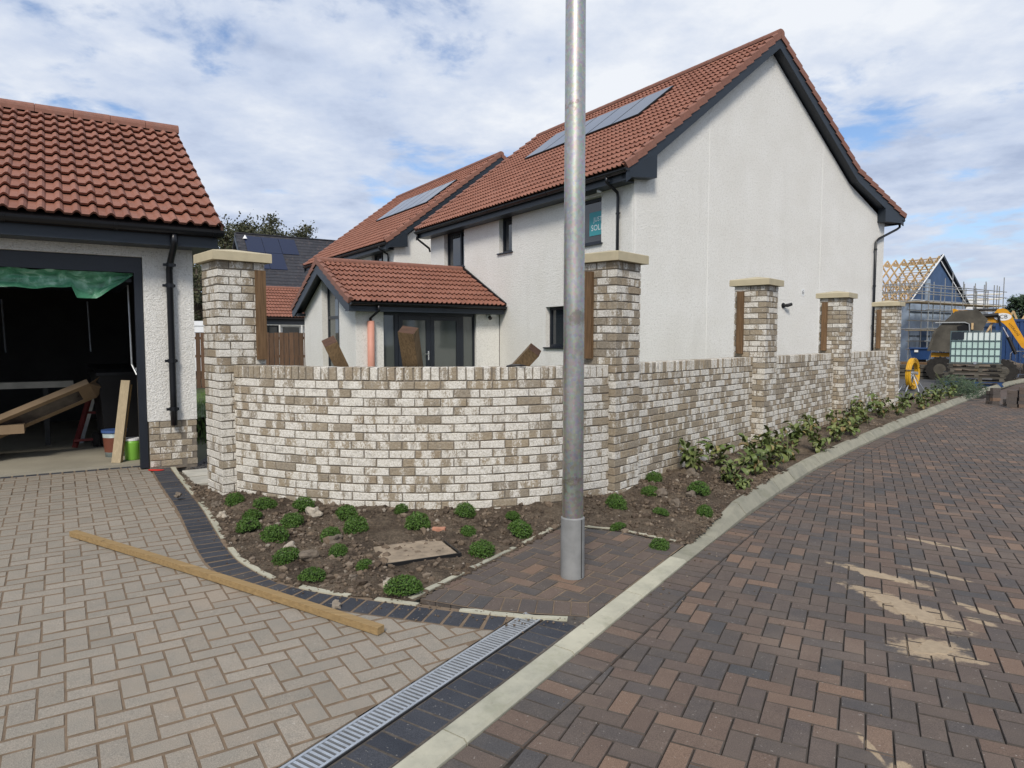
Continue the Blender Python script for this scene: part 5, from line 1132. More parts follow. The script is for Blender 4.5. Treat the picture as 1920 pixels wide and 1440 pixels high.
ridge_tiles(rf, (xR + .015, yR, zR_ + .02), (xR - 5.8, yR, zR_ + .02), .45, m_tile2, .11)
MB().box(-5.6, .25, -.33, -.305, 2.615, 2.80).box(-5.6, .25, -.305, .0, 2.615, 2.633).box(.031, .25, 0, 5.9, 2.615, 2.633).build('fascia', m_trim, gr)
MB().prism_x([(-.305, 2.633), (-.305, 2.76), (3.0, 4.60), (3.0, 4.38), (.1, 2.75), (.1, 2.633)], .228, .252).build('bargeboard', m_trim, gr)
gutter(gr, (-5.6, -.40, 2.80), (.30, -.40, 2.80), r=.065)
downpipe(gr, [(-.20, -.39, 2.74), (-.20, -.36, 2.62), (-.21, -.10, 2.47), (-.22, -.055, 2.38), (-.22, -.055, 1.0), (-.22, -.055, .61)], r=.036, clips=[(-.21, -.08, 2.43), (-.22, -.055, 2.2), (-.22, -.055, 1.35), (-.22, -.055, .80)], wall=(1, 0, 0))
# ------------------------------------------------------------------ things inside the garage (garage frame)
def gth(name, lab, cat, x, y, z=.155, rz=0.): return thing(name, lab, cat, tuple(GW @ Vector((x, y, z))), GA + rz)
tb = gth('tub', 'lime green tub with white rim just inside the garage door', 'tub', -.60, .62); MB().tube([(0, 0, 0), (0, 0, .01), (0, 0, .20), (0, 0, .235)], [.075, .082, .088, .088], 24).build('body', m_green, tb, smooth=True); MB().tube([(0, 0, .235), (0, 0, .26)], [.092, .092], 24).build('rim', m_white, tb)
bk = gth('bucket', 'grey bucket with orange label and blue lid behind the leaning board', 'bucket', -.76, 1.02); MB().tube([(0, 0, 0), (0, 0, .30)], [.105, .13], 24).build('body', m_bucket, bk, smooth=True); MB().tube([(0, 0, .06), (0, 0, .24)], [.1105, .1265], 24, caps=False).build('label_band', m_orange, bk, smooth=True); MB().tube([(0, 0, .30), (0, 0, .33)], [.142, .142], 24).build('lid', m_bluelid, bk)
ls = thing('leaning_board', 'pale narrow board leaning on the garage door jamb', 'board', tuple(GW @ Vector((-.78, .46, .155))), GA); MB().beam((0, 0, 0), (.14, .18, .95), .10, .03, .5).build('plank', m_wood_board, ls); MB().beam((.02, .03, 0), (.165, .21, .90), .09, .012, .5).build('backing_sheet', m_osb, ls)
bn = gth('wheelie_bin', 'black wheelie bin at the right inside wall of the garage', 'bin', -.66, 1.75, rz=.1)
m = MB(); m.add([(-.20, -.25, .06), (.20, -.25, .06), (.20, .22, .06), (-.20, .22, .06), (-.27, -.34, .98), (.27, -.34, .98), (.27, .32, .98), (-.27, .32, .98)], [(0, 3, 2, 1), (4, 5, 6, 7), (0, 1, 5, 4), (1, 2, 6, 5), (2, 3, 7, 6), (3, 0, 4, 7)]); m.build('body', m_black, bn); MB().box(-.30, .30, -.38, .36, .981, 1.02).build('rim', m_black, bn); MB().add([(-.29, -.37, 1.022), (.29, -.37, 1.022), (.29, .36, 1.07), (-.29, .36, 1.07), (-.27, -.30, 1.06), (.27, -.30, 1.06), (.27, .36, 1.11), (-.27, .36, 1.11)], [(0, 1, 5, 4), (4, 5, 6, 7), (1, 2, 6, 5), (2, 3, 7, 6), (3, 0, 4, 7)]).build('lid', m_black, bn)
for x in (-.24, .24): MB().tube([(x - .03, .28, .1), (x + .03, .28, .1)], .1, 14).build('wheel', m_tyre, bn)
tr = gth('trestle', 'red and grey folding trestle beside the black bin', 'trestle', -1.12, 2.2)
MB().beam((-.05, -.15, 0), (.25, .1, 1.0), .07, .03).build('leg', m_red, tr); MB().beam((.02, .3, 0), (.28, .12, 1.0), .07, .03).build('leg', m_steel, tr); MB().beam((-.06, -.18, .1), (.5, -.12, .1), .05, .03).build('foot_rail', m_red, tr); MB().beam((.1, 0, .45), (.6, .05, .42), .06, .03).build('brace', m_red, tr)
cb_ = gth('cardboard_carton', 'long open cardboard carton with clear window, tilted across the garage', 'carton', -1.75, 1.35, .0)
T = Matrix.Translation((0, 0, .62)) @ Matrix.Rotation(-math.radians(24), 4, 'Y') @ Matrix.Rotation(math.radians(-35), 4, 'X')
MB().box(-.9, .86, -.19, -.12, -.02, .05, T).box(-.9, .86, .12, .19, -.02, .05, T).box(-.9, -.80, -.12, .12, -.02, .05, T).box(.72, .86, -.12, .12, -.02, .05, T).build('carton_frame', m_card, cb_); MB().box(-.80, .72, -.12, .12, -.01, .03, T).build('clear_window', m_film, cb_)
MB().add([T @ Vector(p) for p in ((.86, -.19, -.02), (.86, .19, -.02), (.98, .10, .02), (.93, -.05, .05), (1.0, -.16, .03))], [(0, 1, 2, 3, 4)]).build('torn_flap', m_card, cb_)
MB().box(-.6, .08, -.15, .2, -.005, .10, Matrix.Translation((0, .0, .49))).build('carton_end', m_card, cb_)
bx = gth('storage_box', 'low black storage box under the tilted carton', 'box', -2.2, 1.35, .155); MB().box(-.55, .12, -.2, .3, 0, .30).build('body', m_black, bx); MB().box(-.57, .14, -.22, .32, .30, .33).build('lid', m_black, bx)
pk = gth('stored_board', 'long pale board stored behind the carton in the garage', 'board', -2.4, 2.6, .94); MB().box(-.9, 1.25, -.1, .1, 0, .085).build('plank', m_slabstone, pk)
for x in (-.7, .9): MB().box(x, x + .06, -.08, .08, -.785, -.001).build('support', m_blackwall, pk)
sh_ = thing('plastic_sheet', 'crumpled green polythene sheet hanging from the lifted garage door', 'sheet', tuple(GW @ Vector((-2.4, .16, 2.33))), GA)
m = MB(); nx, nz = 90, 14; vs = []
for i in range(nx + 1):
    x = -2.2 + 4.03 * i / nx; lowz = .15 + .05 * math.sin(x * 2.1) + (.0 if x < 1.22 else -.0)
    if x > 1.25: lowz = .27 * max(0, min(1, (1.83 - x) / .35)) + .02
    for k in range(nz + 1):
        f = k / nz; zz = -lowz * f; yy = .07 * math.sin(f * PI) * (1 + .5 * noise.noise(Vector((x * 3, f * 3, 0)))) + .035 * noise.noise(Vector((x * 9, f * 5, 2))) - .05; vs.append((x, yy - .03, zz + .015 * noise.noise(Vector((x * 6, 0, 5)))))
m.add(vs, [(i * (nz + 1) + k, (i + 1) * (nz + 1) + k, (i + 1) * (nz + 1) + k + 1, i * (nz + 1) + k + 1) for i in range(nx) for k in range(nz)]); m.build('sheet', m_sheet, sh_, smooth=True)
for k, x in enumerate((-1.7, -.6)):
    m = MB().tube([(0, 0, 0), (.02, 0, -.8)], .012, 8).build('cable', m_steel, gr); m.location = (x - .3, 4.2, 2.2)

# ------------------------------------------------------------------ behind, left: fence, garden building, dark roofed house, trees
def tree(name, lab, x, y, h, rx, ry, rz_, trunk, seed, mat, nclump=46, nleaf=95, ls=.22, lowz=.35):
    R_ = random.Random(seed); t = thing(name, lab, 'tree', (x, y, 0)); tm_ = MB(); cr = MB()
    tm_.tube([(0, 0, 0), (.1, 0, h * .3), (-.1, .1, h * .6), (0, 0, h * .85)], [trunk, trunk * .8, trunk * .5, trunk * .2], 8)
    c0 = Vector((0, 0, h * (1 + lowz) / 2)); hz_ = h * (1 - lowz) / 2
    for k in range(nclump):
        while True:
            p = Vector((R_.uniform(-1, 1), R_.uniform(-1, 1), R_.uniform(-1, 1)))
            if .35 < p.length < 1: break
        e = 1 + .3 * noise.noise(p * 1.7 + Vector((seed, 0, 0))); c = c0 + Vector((p.x * rx * e, p.y * ry * e, p.z * hz_ * e)); st_ = Vector((0, 0, max(h * .25, c.z * .62)))
        tm_.tube([st_, st_.lerp(c, .5) + Vector((0, 0, .2)), c], [trunk * .28, trunk * .16, trunk * .05], 5)
        r = rx * R_.uniform(.16, .30)
        for i in range(int(nleaf * 2.2)):
            d = Vector((R_.gauss(0, 1), R_.gauss(0, 1), R_.gauss(0, .75))); q = c + d * r * .55; s = ls * R_.uniform(.5, 1.2); u = Vector((R_.gauss(0, 1), R_.gauss(0, 1), R_.gauss(0, 1))).normalized(); v = u.orthogonal().normalized()
            cr.add([q - u * s * .5, q + v * s * .32, q + u * s * .5, q - v * s * .32], [(0, 1, 2, 3)])
    tm_.build('trunk', m_bark, t); put('crown', cr.mesh('crown', mat), t); return t
tree('broadleaf_tree', 'large dark broadleaf tree showing between the garage roof and first pillar', -25.0, 60, 12.2, 4.6, 4.4, 4, .35, 3, m_tree, 80, 120, .26, .12)
tree('broadleaf_tree', 'dark tree crown above the left end of the charcoal roof', -24.2, 66, 13.3, 3.4, 3.4, 4, .35, 5, m_tree, 50, 110, .26, .35)
tree('broadleaf_tree', 'flat topped tree crown above the middle of the charcoal roof', -21.8, 70, 13.2, 3.5, 3.4, 4, .35, 9, m_tree, 46, 110, .26, .5)
tree('broadleaf_tree', 'small tree top just left of the second house roof', -17.8, 72, 12.3, 1.6, 1.6, 4, .3, 12, m_tree, 20, 90, .24, .6)
tree('broadleaf_tree', 'dark tree low behind the white cabin', -20.2, 44, 7.2, 2.6, 2.6, 4, .3, 15, m_tree, 46, 100, .22, .1)
# dark roofed house
O3 = (-16.75, 43.66); DW = W4((O3[0], O3[1], 0), GA); dh = thing('house', 'house with charcoal tiled roof and dark solar panels behind the first pillar', 'house', (O3[0], O3[1], 0), GA)
MB().box(.3, 13.7, .4, 7.6, 0, 4.9).build('wall', m_render, dh); MB().prism_x([(.4, 4.9), (7.6, 4.9), (4, 8.4)], .3, .5).prism_x([(.4, 4.9), (7.6, 4.9), (4, 8.4)], 13.5, 13.7).build('gable_wall', m_render, dh)
rf = MB().prism_x([(0, 4.98), (4, 8.86), (8, 4.98), (8, 4.86), (4, 8.7), (0, 4.86)], .05, 13.95).build('roof', m_slate, dh)
s4 = math.hypot(4, 3.88); tiles(rf, DW, (0, 0, 4.985), (1, 0, 0), (0, 4 / s4, 3.88 / s4), 41, 17, .34, s4 / 17, m_slate, 0, 'flat', stagger=True)
MB().box(.1, 13.9, 3.9, 4.1, 8.86, 8.92).build('ridge', m_slate, rf); MB().box(0, 14, -.02, .02, 4.66, 4.92).box(0, 14, .02, .4, 4.66, 4.70).build('fascia', m_frame, dh); gutter(dh, (0, -.08, 4.95), (14, -.08, 4.95))
MB().prism_x([(-.05, 4.9), (4, 8.83), (4, 8.4), (-.05, 4.5)], .0, .04).build('bargeboard', m_trim, dh); MB().tube([(.6, 3.5, 8.45), (.6, 3.5, 8.7)], [.16, .02], 8).build('vent_cone', m_white, dh)
for i, (x, s_) in enumerate(((.55, 3.55), (1.70, 3.55), (2.85, 3.55), (.55, 1.82), (1.70, 1.82))):
    up_ = Vector((0, 4 / s4, 3.88 / s4)); n_ = Vector((0, -up_.z, up_.y)); p = Vector((x, 0, 4.98)) + up_ * s_ + n_ * .06; q = p + up_ * 1.70; m = MB(); m.add([p, p + Vector((1.12, 0, 0)), q + Vector((1.12, 0, 0)), q, p - n_ * .04, p + Vector((1.12, 0, 0)) - n_ * .04, q + Vector((1.12, 0, 0)) - n_ * .04, q - n_ * .04], [(0, 1, 2, 3), (0, 4, 5, 1), (1, 5, 6, 2), (2, 6, 7, 3), (3, 7, 4, 0)]); m.build('solar_panel', m_solar2, dh)
# low red roofed building
O4 = (-12.6, 31.0); RW = W4((O4[0], O4[1], 0), GA); lb = thing('outbuilding', 'low outbuilding with red pantiled roof and glazed doors beyond the fence', 'building', (O4[0], O4[1], 0), GA)
lw = MB(); wall_cells(lw, .3, 6.7, 0, 2.5, [(1.1, 4.2, .1, 2.3)], .35, .6); lw.box(.3, .5, .6, 5.7, 0, 2.5).box(6.5, 6.7, .6, 5.7, 0, 2.5); lw.build('wall', m_membrane, lb)
for a in (1.1, 2.15, 3.2): 
    wo_ = MB().box(a + .02, a + .10, .4, .46, .1, 2.28).box(a + .90, a + .98, .4, .46, .1, 2.28).box(a + .10, a + .90, .4, .46, 2.2, 2.28).build('door', m_white if a > 2 else m_frame, lb); MB().box(a + .1, a + .9, .42, .43, .12, 2.2).build('pane', m_glass, wo_)
s5 = math.hypot(3.1, 1.58); rf = MB().prism_x([(0, 2.62), (3.1, 4.2), (6.2, 2.62), (6.2, 2.5), (3.1, 4.05), (0, 2.5)], .05, 6.95).build('roof', m_underlay, lb); tiles(rf, RW, (0, -.02, 2.63), (1, 0, 0), (0, 3.1 / s5, 1.58 / s5), 23, 10, .30, s5 / 10, m_tile, 0)
ridge_tiles(rf, (0, 3.1, 4.24), (6.9, 3.1, 4.24), .45, m_tile2); MB().box(0, 6.95, 0, .03, 2.32, 2.58).box(0, 6.95, .03, .35, 2.32, 2.345).build('fascia', m_frame, lb); gutter(lb, (0, -.05, 2.58), (6.95, -.05, 2.58))
# fence
fn = thing('garden_fence', 'brown vertical board fence behind the curved wall', 'fence', (-13.2, 20.7, .1)); xx = 0; i = 0; rf_ = random.Random(8)
fb = MB().box(-.066, .066, -.01, .01, .02, 1.70).mesh('fence_board', m_wood_fence)
while xx < 7.0:
    put('fence_board', fb, fn, TR(xx, rf_.uniform(-.004, .004) + (0 if i % 2 else -.0), rf_.uniform(-.012, .012), rf_.gauss(0, .01))); xx += .15 + (.02 if rf_.random() < .25 else 0); i += 1
for z in (.3, .95, 1.5): MB().box(-.1, 7.1, .012, .05, z, z + .08).build('rail', m_wood_fence, fn)
for k in range(4): MB().box(k * 2.3, k * 2.3 + .1, .05, .15, 0, 1.7).build('post', m_wood_fence, fn)
cbn = thing('site_cabin', 'white cabin roof edge above the fence beside the garage', 'cabin', (-13.6, 26, .1)); MB().box(0, 2.15, 0, 3, .3, 2.02).build('body', m_vanwhite, cbn); MB().box(-.03, 2.18, -.03, 3.03, 2.02, 2.2).build('roof_edge', m_vanwhite, cbn); MB().box(0, 2.15, -.012, -.001, 1.75, 1.77).build('seam', m_trim, cbn); MB().box(.1, 2.05, .2, 2.8, 0, .3).build('base_frame', m_trim, cbn)

# ------------------------------------------------------------------ behind, right: building site
tag(put('site_ground', grid_in([(9.0, 16.6), (12.75, 19.4), (16.2, 22.9), (22, 28.6), (40, 44), (70, 90), (-5, 90), (4, 40), (6, 22)], .9, lambda x, y: -.05 + .06 * min(1, max(0, (y - 18) / 5)) + .10 * noise.fractal(Vector((x * .5, y * .5, 0)), .8, 2, 4) * min(1, max(0, (y - 22) / 6))).mesh('site_ground', m_mud, True)), kind='structure')
tag(put('tarmac', MB().add([(9.6, 17.6, .035), (12.2, 19.2, .035), (15.2, 22.0, .035), (17.2, 24.3, .035), (21.8, 28.9, .035), (13, 29.5, .06), (9.5, 25, .05)], [tuple(range(7))]).mesh('tarmac', m_tarmac)), kind='structure')
def bgt(name, lab, cat, px, Y, z=0., group=None):
    X = (px - 960) / 1277 * Y; th_ = math.atan2(X, Y); t = thing(name, lab, cat, (X, Y, z), -th_, group); sx = 1277 / (Y * math.cos(th_)); sz = 1277 / Y
    return t, (lambda x, y: ((x - px) / sx, CZ + (637 - y) / sz - z)), sx
# earth bank and stacked sleepers
m = MB()
for k in range(60): blob(m, (rs.uniform(12, 24), rs.uniform(31, 37), 0), rs.uniform(.3, 1.0), 1, 1, .55, 2, .6, k)
tag(m.build('earth_mounds', m_mud), kind='stuff')
for i, (px, Y, lab) in enumerate(((1712, 27, 'left stack of timber lengths in the mud behind the hose reel'), (1738, 30, 'rear stack of timber lengths beside the dumper wheel'))):
    t, F, sx = bgt('timber_stack', lab, 'timber stack', px, Y)
    for a in range(4):
        for b in range(3): put('timber_length', MB().box(-.9, .9, -.11, .11, 0, .12).mesh('timber_length', m_wood_post if i else m_skip), t, TR(rk.uniform(-.1, .1), b * .25, .02 + a * .15, rk.gauss(0, .03)))
# yellow hose reel
t, F, sx = bgt('hose_reel', 'coil of yellow duct pipe standing on a thin metal stand', 'hose reel', 1712, 20.6, .04)
cm = MB(); R0 = .40; ang = math.radians(73)
def hoop(m, R, r, off, n=28, k=8):
    vs = []
    for i in range(n):
        a = 2 * PI * i / n
        for j in range(k):
            b = 2 * PI * j / k; q = R + r * math.cos(b); vs.append((q * math.cos(a), off + r * math.sin(b), q * math.sin(a) + R0 + .12))
    m.add(vs, [(i * k + j, ((i + 1) % n) * k + j, ((i + 1) % n) * k + (j + 1) % k, i * k + (j + 1) % k) for i in range(n) for j in range(k)], Matrix.Rotation(ang, 4, 'Z'))
for ro_ in (0, .055, .10):
    for of_ in (-.04, .0, .04): hoop(cm, R0 - .04 + ro_, .024, of_)
cm.build('coil', m_hose, t, smooth=True)
tt = MB(); Rz = Matrix.Rotation(ang, 4, 'Z')
for a in (.5, 1.7, 2.9, 4.0, 5.2): tt.add([Rz @ Vector(((R0 + .03 + .10 * math.cos(b)) * math.cos(a + e), .10 * math.sin(b), (R0 + .03 + .10 * math.cos(b)) * math.sin(a + e) + R0 + .12)) for e in (-.03, .03) for b in [k * PI / 4 for k in range(8)]], [(k, (k + 1) % 8, 8 + (k + 1) % 8, 8 + k) for k in range(8)])
tt.build('tie_strap', m_black, t)
for q in ([(-.3, -.28, 0), (0, 0, .55)], [(.3, -.25, 0), (0, 0, .55)], [(.25, .3, 0), (0, 0, .55)], [(-.28, .28, 0), (0, 0, .55)], [(-.55, 0, 0), (0, 0, .5)]): MB().tube([Rz @ Vector(p) for p in q], .014, 8).build('stand_leg', m_steel, t)
MB().tube([Rz @ Vector((0, -.14, .54)), Rz @ Vector((0, .14, .54))], .05, 12).build('hub', m_steel, t)
# stacks of paving blocks on the road
bl = MB().add(*paver_shape([(-.1, -.05), (.1, -.05), (.1, .05), (-.1, .05)], .004, .08)).mesh('block', m_road)
def stack(x, y, rz, cols, lab, z=ROADZ):
    t = thing('block_stack', lab, 'block stack', (x, y, z), rz, 'stacks of spare paving blocks on the road')
    for (dx, dy, nlev) in cols:
        for k in range(nlev): put('block', bl, t, TR(dx + rk.uniform(-.01, .01), dy, .082 * (k + 1), rk.gauss(0, .06)))
stack(12.06, 16.95, .1, [(0, 0, 5), (0, .12, 4)], 'leftmost stack of brown blocks on the road')
stack(12.15, 16.65, .4, [(0, 0, 2)], 'low pair of brown blocks between the two taller stacks')
stack(12.0, 16.1, -.6, [(-.11, 0, 5), (.12, .02, 6), (0, .14, 5)], 'widest and rightmost stack of brown blocks on the road')
# liquid tank on pallets
Yt = 23.; t, F, sx = bgt('liquid_tank', 'caged pale green liquid tank on top of stacked pallets', 'tank', 1828, Yt, .0)
(xl, zt), (xr, zb) = F(1780, 621), F(1875, 681); wT = xr - xl; dT = 1.0; zl = zb + (zt - zb) * .72
MB().box(xl + .03, xr - .03, .03, dT, zb + .03, zl).build('liquid_fill', m_ibc, t); MB().box(xl + .03, xr - .03, .032, dT - .002, zl, zt - .04).build('tank_shell', m_ibc_top, t)
bars = [xl + wT * k / 9 for k in range(10)]
for x in bars: MB().box(x - .012, x + .012, 0, .02, zb, zt).build('cage_bar', m_cage, t)
for k in range(5): z = zb + (zt - zb) * (0, .24, .46, .70, 1)[k]; MB().box(xl - .015, xr + .015, -.005, .012, z - .013, z + .013).build('cage_bar', m_cage, t)
for y in (dT * .5, dT): MB().box(xl - .012, xl + .012, y - .02, y + .0, zb, zt).build('cage_bar', m_cage, t)
MB().box(xl + .02, xl + wT * .27, -.012, -.006, zt - .28, zt - .03).build('label_plate', m_trim, t); MB().tube([(0, -.06, zb + .01), (0, .03, zb + .01)], .05, 12).build('valve', m_chrome, t); MB().tube([(0, .5, zt - .05), (0, .5, zt + .02)], .12, 16).build('cap', m_black, t)
zz_ = zb - .02
for k in range(5):
    pt = thing('pallet', 'wooden pallet under the caged tank, %s' % ['topmost of five', 'second from the top', 'middle one of five', 'fourth from the top', 'lowest, painted blue'][k], 'pallet', t.location, t.rotation_euler.z, 'pallets under the tank'); w_ = wT * (.56 + .04 * (k % 3)); x0 = -w_ + .1 * (k % 2); z1 = zz_ - k * .152; mt = m_blue if k == 4 else m_wood_new if False else m_skip
    for z_ in (z1 - .02, z1 - .14): MB().box(x0, x0 + 2 * w_ * .98, -.02, 1.05, z_, z_ + .02).build('deck', mt, pt)
    for x in (x0 + .05, x0 + w_, x0 + 2 * w_ - .2): MB().box(x, x + .12, -.018, .1, z1 - .12, z1 - .02).build('block', mt, pt)
# dumper
Yd = 26.; t, F, sx = bgt('site_dumper', 'muddy site dumper with large grey skip and yellow chassis', 'dumper', 1795, Yd)
sk = [F(*p) for p in ((1738, 657), (1751, 618), (1787, 584), (1828, 581), (1848, 600), (1838, 622), (1812, 655), (1792, 662))]
MB().prism_y(sk, 0, 1.7).build('skip', m_skip, t); rim = [F(*p) for p in ((1736, 658), (1749, 617), (1753, 619), (1741, 659))]; MB().prism_y(rim, -.03, 1.73).build('skip_rim', m_skip, t)
ins = [F(*p) for p in ((1792, 612), (1815, 606), (1822, 622), (1800, 652))]; MB().prism_y(ins, -.02, -.003).build('skip_recess', m_void, t)  # flat near-black plate on the skip face, painting a hollow's shade
MB().prism_y([F(*p) for p in ((1744, 662), (1860, 662), (1860, 668), (1744, 670))], .2, 1.4).build('chassis', m_yellow, t)
MB().tube([(*[F(1750, 605)[0]], -.05, F(1750, 605)[1]), (F(1806, 605)[0], -.05, F(1806, 605)[1]), (F(1814, 608)[0], -.05, F(1814, 608)[1]), (F(1817, 640)[0], -.05, F(1817, 640)[1])], .026, 8).build('roll_bar', m_cagegrey, t); MB().box(F(1818, 0)[0], F(1822, 0)[0], -.06, -.02, F(0, 618)[1], F(0, 606)[1]).build('bracket', m_wood_new, t)
for px, r_ in ((1762, .46), (1879, .42)):
    x, z = F(px, 681); MB().tube([(x, -.1, r_), (x, .3, r_)], r_, 24).build('tyre', m_tyre, t); MB().tube([(x, -.11, r_), (x, -.1, r_)], r_ * .45, 16).build('rim', m_skip, t)
    lug = MB()
    for k in range(18): a = 2 * PI * k / 18; lug.box(-.03, .03, -.1, .3, r_ - .005, r_ + .03, Matrix.Translation((x, 0, r_)) @ Matrix.Rotation(a, 4, 'Y'))
    tag(lug.build('tread', m_tyre, t), kind='stuff')
# excavator
Ye = 28.; t, F, sx = bgt('excavator', 'yellow excavator arm reaching left over the dumper', 'excavator', 1900, Ye)
def pr(name, pts, y0, y1, mat, par=None): return MB().prism_y([F(*p) for p in pts], y0, y1).build(name, mat, par or t)
pr('arm_tip', ((1776, 577), (1783, 577), (1791, 583), (1786, 590), (1779, 590)), 0, .25, m_yellow)
pr('stick', ((1786, 583), (1858, 590), (1870, 598), (1868, 606), (1840, 600), (1786, 590)), .02, .3, m_yellow)
boom = pr('boom', ((1858, 588), (1866, 579), (1876, 578), (1884, 581), (1891, 588), (1896, 597), (1902, 609), (1912, 625), (1926, 648), (1926, 658), (1914, 651), (1903, 636), (1890, 618), (1880, 608), (1868, 600)), -.02, .34, m_yellow)
def cyl(name, a, b, r, mat, y=-.08): p, q = F(*a), F(*b); return MB().tube([(p[0], y, p[1]), (q[0], y, q[1])], r, 10).build(name, mat, t)
cyl('piston_rod', (1781, 578), (1819, 579.5), .03, m_chrome, .1); cyl('ram', (1818, 579.5), (1866, 580), .06, m_black, .1); cyl('ram', (1836, 592), (1868, 590), .085, m_black, -.05); cyl('hose', (1868, 592), (1873, 612), .04, m_black); cyl('piston_rod', (1877, 614), (1888, 632), .035, m_chrome); cyl('ram', (1888, 632), (1904, 664), .07, m_black)
lx, lz = F(1876, 594); lo_ = MB(); lo_.add([(lx + .30 * math.cos(a) , -.024, lz + .155 * math.sin(a)) for a in [k * PI / 12 for k in range(24)]], [tuple(range(24))]); lgo = lo_.build('logo_oval', m_white, boom)
text_mesh('JCB', .22, m_black, 'lettering', lgo, Matrix.Translation((lx, -.030, lz)) @ Matrix.Rotation(PI / 2, 4, 'X'))
bx_, bz_ = F(1898, 618); text_mesh('HYDRADIG', .12, m_black, 'lettering', boom, Matrix.Translation((bx_, -.024, bz_)) @ Matrix.Rotation(PI / 2, 4, 'X') @ Matrix.Rotation(math.radians(-56), 4, 'Z'))
MB().box(F(1930, 0)[0], F(1930, 0)[0] + 2.6, 0, 2.2, .9, 2.0).build('engine_body', m_yellow, t); MB().box(F(1930, 0)[0] + .2, F(1930, 0)[0] + 1.5, .1, 1.2, 2.0, 3.1).build('cab', m_glass, t)
for x in (F(1935, 0)[0], F(1935, 0)[0] + 2.1): MB().tube([(x + .2, -.1, .5), (x + .2, .3, .5)], .5, 20).build('tyre', m_tyre, t)
# blue container, skip, barrier
t, F, sx = bgt('container', 'dark blue corrugated shipping container at the right edge', 'container', 1864, 34.)
MB().box(0, 6.0, .05, 2.4, .1, 2.58).build('body', m_blue, t); MB().box(0, 6.0, -.01, .05, 2.48, 2.6).box(0, 6, -.01, .05, .05, .2).box(0, .1, -.01, .05, .2, 2.48).build('frame', m_blue, t); rm = MB().box(-.06, .06, .0, .05, .2, 2.48).mesh('rib', m_blue)
for k in range(22): put('rib', rm, t, TR(.25 + k * .26, 0, 0))
t, F, sx = bgt('skip', 'small blue skip on the mud behind the hose reel', 'skip', 1724, 31.); (a, z1), (b, z0) = F(1704, 652), F(1746, 674); m = MB(); m.add([(a, 0, z1), (b, 0, z1), (b, 1.2, z1), (a, 1.2, z1), (a + .12, .1, z0), (b - .12, .1, z0), (b - .12, 1.1, z0), (a + .12, 1.1, z0)], [(0, 1, 5, 4), (1, 2, 6, 5), (2, 3, 7, 6), (3, 0, 4, 7), (4, 5, 6, 7)]); m.build('body', m_blue, t); MB().box(a - .03, b + .03, -.04, .0, z1 - .06, z1).build('rim', m_blue, t); MB().box(a + .2, a + .35, -.012, -.002, z1 - .2, z1 - .1).build('label_plate', m_white, t); MB().box(a + .2, b - .2, .2, 1.0, -.1, z0).build('base_runner', m_black, t)
t, F, sx = bgt('crowd_barrier', 'galvanised pedestrian barrier with white plate at the right edge', 'barrier', 1894, 29.)
MB().tube([(0, 0, .18), (0, 0, 1.0), (.08, 0, 1.10), (2.1, 0, 1.10), (2.2, 0, 1.0), (2.2, 0, .18), (2.1, 0, .12), (.08, 0, .12), (0, 0, .18)], .02, 8).build('frame', m_steel, t); br_ = MB().tube([(0, 0, .12), (0, 0, 1.08)], .009, 6).mesh('bar', m_steel)
for k in range(1, 12): put('bar', br_, t, TR(k * .18, 0, 0))
MB().box(.42, .62, -.03, -.02, .84, .96).build('plate', m_white, t)
for x in (.3, 1.9): MB().tube([(x, -.3, -.02), (x, 0, .12), (x, .3, -.02)], .016, 6).build('foot', m_steel, t)
